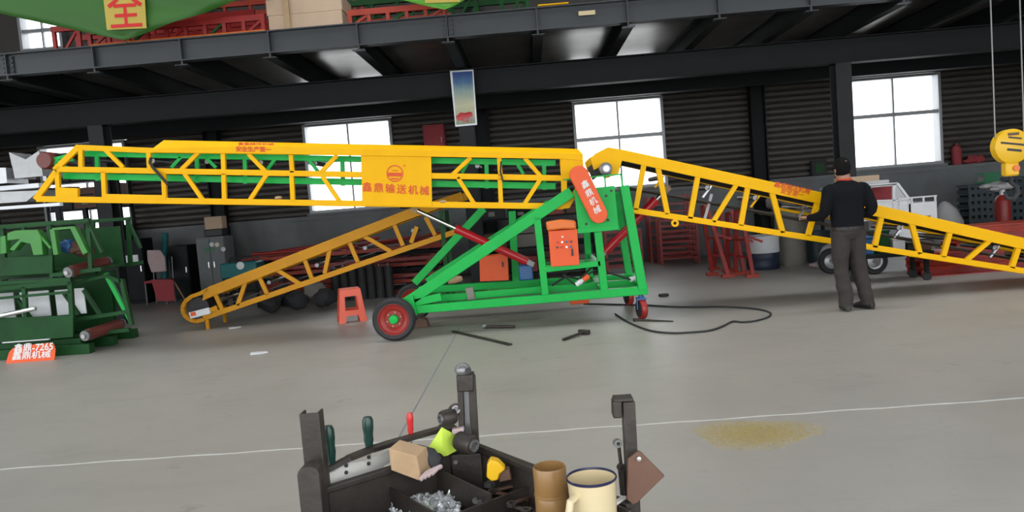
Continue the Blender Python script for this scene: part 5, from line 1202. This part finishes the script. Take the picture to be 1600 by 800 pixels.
# screwdrivers standing in the rim
def driver(top, bot, Y, r, mat, lab, tip):
    a, b = at(*top, Y), at(*bot, Y); L_ = (b-a).length; o = thing('screwdriver', b, lab, 'screwdriver', 'screwdrivers in the cart rim')
    pr = [(0, 0), (r*.7, .002), (r, .012), (r, L_*.35), (r*.82, L_*.55), (r*.9, L_*.7), (r*.72, L_*.85), (r*.6, L_*1.0), (0, L_*1.0)]
    MB().lathe(pr, a, b-a, 12, True).build('handle', mat, o); t = (b-a).normalized(); MB().tube([b, b+t*tip], .0035, 8).build('shaft', m_silv, o)
driver((512, 664), (519, 724), A.y+.10, .0145, m_scrg, 'dark green screwdriver leaning beside the left post', .03)
driver((574, 650), (577, 703), A.y+.18, .0145, m_scrg, 'dark green screwdriver standing in the middle of the rim', .05)
driver((640, 644), (642, 682), A.y+.26, .0095, m_scrr, 'small red screwdriver standing in the rim', .04)
rl = MB(); pts = [(505, 737), (545, 716), (580, 702), (612, 692), (650, 681), (690, 670), (712, 668)]
for i, (a_, b_) in enumerate(zip(pts, pts[1:])): rl.bar(at(*a_, A.y+.07+.045*i), at(*b_, A.y+.07+.045*(i+1)), .011, .03)
tag(rl.build('tool_rail', m_blk, ct), 'dark tool rail above the left rim')
for x in (586, 700): pass
# wooden block, lime paper, gloves
wdn = MB().prism([at(*q, 1.84) for q in ((607, 701), (651, 713), (659, 753), (611, 735))], (.02, .05, .006)).build('wood_block', m_wood, bevel=.002); tag(wdn, 'pale wooden block propped in the left tray', 'wood block')
lp = [(665, 719), (670, 699), (690, 669), (712, 681), (717, 702), (699, 712)]; q = [at(x, y, 1.98-.02*math.sin(i*1.3)) for i, (x, y) in enumerate(lp)]
lpm = MB(); cen = sum(q, V((0, 0, 0)))/6+V((0, -.02, .004)); lpm.add(q+[cen]+[k+V((0, .003, .002)) for k in q+[cen]], [(i, (i+1) % 6, 6) for i in range(6)]+[(7+(i+1) % 6, 7+i, 13) for i in range(6)]+[(i, 7+i, 7+(i+1) % 6, (i+1) % 6) for i in range(6)])
tag(lpm.build('lime_paper', m_lime), 'crumpled lime yellow paper beside the tall pillar', 'paper')
gl = MB().loft([(at(632, 701, 1.92), .02, .012), (at(642, 698, 1.92), .03, .018), (at(660, 704, 1.91), .034, .022), (at(674, 716, 1.90), .026, .02), (at(680, 728, 1.89), .012, .012)], 14).build('black_glove', m_dsk); tag(gl, 'black work glove lying behind the wooden block', 'glove')
MB().ball(at(657, 745, 1.93), .02, (1.1, 1, .7), jit=.5, seed=2); hr = MB()
for i in range(4): hr.tube([at(656+6*i, 750-3*i, 1.82), at(666+6*i, 740-3*i, 1.83), at(674+5*i, 735-2*i, 1.84)], .006, 8)
tag(hr.build('pink_rag', m_clr), 'pale pink rag strips right of the wooden block', 'rag')
# couplings on the pillar
def coupling(c, r, L_, ax, lab, holes=True, mat=m_blk):
    o = thing('shaft_coupling', c, lab, 'coupling', 'couplings by the pillar'); ax = V(ax).normalized()
    MB().lathe([(r*.4, 0), (r*.9, 0), (r, .006), (r, L_-.006), (r*.9, L_), (r*.4, L_), (r*.4, 0)], V(c)-ax*L_/2, ax, 22).build('body', mat, o)
    MB().lathe([(r*.62, 0), (r*.62, .006), (r*.4, .006), (r*.4, 0)], V(c)+ax*L_/2, ax, 18).build('end_ring', m_grey, o)
coupling(at(728, 692, 1.95), .026, .055, (.75, -.6, -.1), 'dark shaft coupling lying against the pillar foot')
coupling(at(700, 652, 2.0), .022, .04, (-.8, -.55, 0), 'dark bearing with chrome face left of the pillar')
coupling(at(711, 641, 2.03), .018, .045, (.2, -.9, .3), 'small dark bearing clamped to the pillar')
MB().box((0, 0, 0), (0, 0, 0))
tag(MB().obox(at(716, 672, 1.99), (.016, 0, .002), (0, .01, 0), (0, 0, .007)).build('pink_tag', m_clr, bevel=.002), 'small pale pink tag under the bearings', 'tag')
# yellow tape measure
tc0 = at(773, 737, 1.86); tm = thing('tape_measure', tc0-V((0, 0, .04)), 'yellow tape measure in the right tray', 'tape measure')
ppoly([(761, 727), (766, 719), (778, 722), (790, 734), (781, 741), (778, 751), (768, 753), (760, 746)], 1.84, .035).build('case', m_tape, tm, .004)
ppoly([(778, 737), (796, 734), (800, 750), (780, 754)], 1.85, .03).build('grip', m_brn, tm, .003)
ring_ = MB().lathe([(.012, 0), (.016, 0), (.016, .006), (.012, .006), (.012, 0)], at(783, 716, 2.0), (.3, -1, 0), 16); tag(ring_.build('steel_ring', m_silv), 'small steel ring on the back rim', 'ring')
# brown ribbed jar
jc = gnd(858, 800, ZB+.0); jz = ZB-.012; jX, jY = at(859, 740, 1.66).x, 1.66; zt_ = at(859, 728, 1.66).z
jr = thing('plastic_jar', (jX, jY, jz), 'brown ribbed plastic jar standing left of the cream mug', 'jar'); hJ = zt_-jz; r_ = .0375
MB().lathe([(r_*1.2, 0), (r_*1.22, .005), (r_*1.20, hJ*.30), (r_*1.02, hJ*.34), (r_*.98, hJ*.36), (r_*1.01, hJ*.38), (r_*1.01, hJ*.62), (r_*.96, hJ*.64), (r_*1.0, hJ*.66), (r_*1.0, hJ-.003), (r_*.96, hJ), (r_*.9, hJ), (r_*.9, .01), (0, .008)], (jX, jY, jz), (0, 0, 1), 36).build('body', m_tin, jr)
MB().lathe([(r_*1.03, hJ*.62), (r_*1.045, hJ*.64), (r_*1.03, hJ*.66)], (jX, jY, jz), (0, 0, 1), 32).build('rib', m_tin, jr)
# cream enamel mug
mz_ = .802; mR = gnd(924, 747, .925);
tag(MB().box((mR.x-.045, mR.y-.045, ZB-.012), (mR.x+.045, mR.y+.045, mz_)).build('steel_block', m_blk, bevel=.004), 'dark steel block under the cream mug', 'block')
mg = thing('enamel_mug', (mR.x, mR.y, mz_), 'cream enamel mug with a dark blue rim at the right of the cart', 'mug'); hM = .925-mz_; r_ = 40*mR.y/F*.98
MB().lathe([(0, 0), (r_*.80, 0), (r_*.88, .006), (r_*.92, .02), (r_*.97, hM*.8), (r_*1.0, hM), (r_*.975, hM), (r_*.94, hM*.8), (r_*.88, .02), (0, .012)], (mR.x, mR.y, mz_), (0, 0, 1), 44).build('body', m_cream, mg)
MB().lathe([(r_*.985, hM-.002), (r_*1.03, hM), (r_*1.035, hM+.003), (r_*1.0, hM+.005), (r_*.965, hM+.002), (r_*.985, hM-.002)], (mR.x, mR.y, mz_), (0, 0, 1), 44).build('rim', m_navyrim, mg)
MB().tube([(mR.x-r_*.70, mR.y-r_*.66, mz_+hM*.80), (mR.x-r_*.95, mR.y-r_*.95, mz_+hM*.78), (mR.x-r_*1.1, mR.y-r_*1.1, mz_+hM*.5), (mR.x-r_*.95, mR.y-r_*.95, mz_+hM*.25), (mR.x-r_*.68, mR.y-r_*.64, mz_+hM*.22)], .008, 10).build('handle', m_cream, mg)
for k, (x, y) in enumerate(((908, 784), (921, 790), (934, 792))): pass
# wrenches by the right post
for k, (a_, b_, lab) in enumerate((((966, 690), (972, 742), 'thin spanner standing in front of the right post'), ((972, 728), (976, 772), 'short black socket handle under the thin spanner'))):
    a, b = at(*a_, 1.6), at(*b_, 1.6); o = thing('hand_spanner', b, lab, 'spanner'); MB().tube([a, b], .004 if k == 0 else .010, 10).build('shaft', m_blk, o)
    MB().lathe([(.004, 0), (.009, 0), (.009, .012), (.004, .012), (.004, 0)], a+V((-.004, -.004, 0)), (.2, -1, 0), 12).build('jaw', m_grey if k == 0 else m_blk, o)
a, b = at(938, 803, 1.5), at(975, 777, 1.58); tag(MB().bar(a, b, .012, .006, (0, 0, 1)).build('white_strip', m_strap, bevel=.002), 'white plastic strip lying right of the mug', 'strip')
# loose tools in the right tray
rng = random.Random(11)
tlabs = ['upper left', 'upper right', 'middle', 'lower left', 'lower right', 'lowest']
for k, (x, y) in enumerate(((790, 762), (812, 752), (800, 775), (780, 785), (818, 780), (805, 792))):
    c = gnd(x, y, ZB+.03); an = rng.uniform(-.6, .9)+k; d = V((math.cos(an), math.sin(an), .15)); o = thing('loose_tool', c, 'dark oily spanner in the right tray left of the jar, %s' % tlabs[k], 'tool', 'loose tools in the right tray')
    MB().bar(c-d*.045, c+d*.045, .014, .006, (0, 0, 1)).build('shank', m_blk if k % 2 else m_brn, o, .002); MB().lathe([(.007, 0), (.014, 0), (.014, .008), (.007, .008), (.007, 0)], c+d*.052-V((0, 0, .004)), (0, 0, 1), 8).build('ring_end', m_grey if k % 3 == 0 else m_blk, o)
cp = MB(); cp.recalc = False; c = gnd(785, 770, ZB-.005)
for i in range(90):
    q = gnd(rng.uniform(765, 835), rng.uniform(748, 800), ZB+rng.uniform(-.008, .012)); an = rng.random()*6; s_ = rng.uniform(.006, .014)
    cp.obox(q, V((math.cos(an), math.sin(an), rng.uniform(-.3, .3)))*s_, V((-math.sin(an), math.cos(an), 0))*s_*.4, V((0, 0, s_*.4)))
tag(cp.build('scrap_parts', m_blk), 'heap of small dark steel scraps in the right tray', 'scraps', None, 'stuff')
for k, (x, y) in enumerate(((668, 762), (690, 752), (640, 772), (600, 778), (765, 760), (745, 775))):
    c = gnd(x, y, ZB+.012); o = thing('hex_nut', c, 'large %s hex nut lying in the %s tray' % (('rusty', 'dark', 'grey', 'oily', 'silver', 'brown')[k], 'left' if k < 4 else 'right'), 'nut', 'large nuts in the cart trays')
    tl2 = V((rng.gauss(0, .3), rng.gauss(0, .3), 1)); MB().lathe([(.009, 0), (.018, 0), (.018, .012), (.009, .012), (.009, 0)], c, tl2, 6).build('body', (m_brn, m_blk, m_grey, m_blk, m_silv, m_brn)[k], o)
# heap of silver bolts in the front tray
bl_ = MB(); bl_.recalc = False
for i in range(320):
    q = gnd(rng.uniform(612, 716), rng.uniform(772, 812), ZB+rng.uniform(-.008, .014)); d = V((rng.gauss(0, 1), rng.gauss(0, 1), rng.gauss(0, .4))).normalized(); L_ = rng.uniform(.008, .02)
    bl_.lathe([(.0075, 0), (.0075, .005)], q, d, 6, False); bl_.lathe([(.0038, .005), (.0038, .005+L_)], q, d, 6, False)
tag(bl_.build('bolt_heap', m_bolt), 'heap of loose silver bolts in the front tray', 'bolts', None, 'stuff')
for k, (x, y, an) in enumerate(((575, 772, .5), (600, 762, .2), (560, 780, .9))):
    c = gnd(x, y, ZB+.02); d = V((math.cos(an), math.sin(an), .1)); o = thing('drill_bit', c, ['dark drill bit lying crosswise in the left tray', 'brown tipped drill bit beside the wooden block', 'silver drill bit nearest the left post'][k], 'drill bit', 'drill bits in the left tray')
    MB().tube([c-d*.05, c+d*.03], .006, 10).build('flute', [m_blk, m_brn, m_silv][k], o); MB().tube([c+d*.03, c+d*.055], .008, 6).build('shank', m_grey, o)
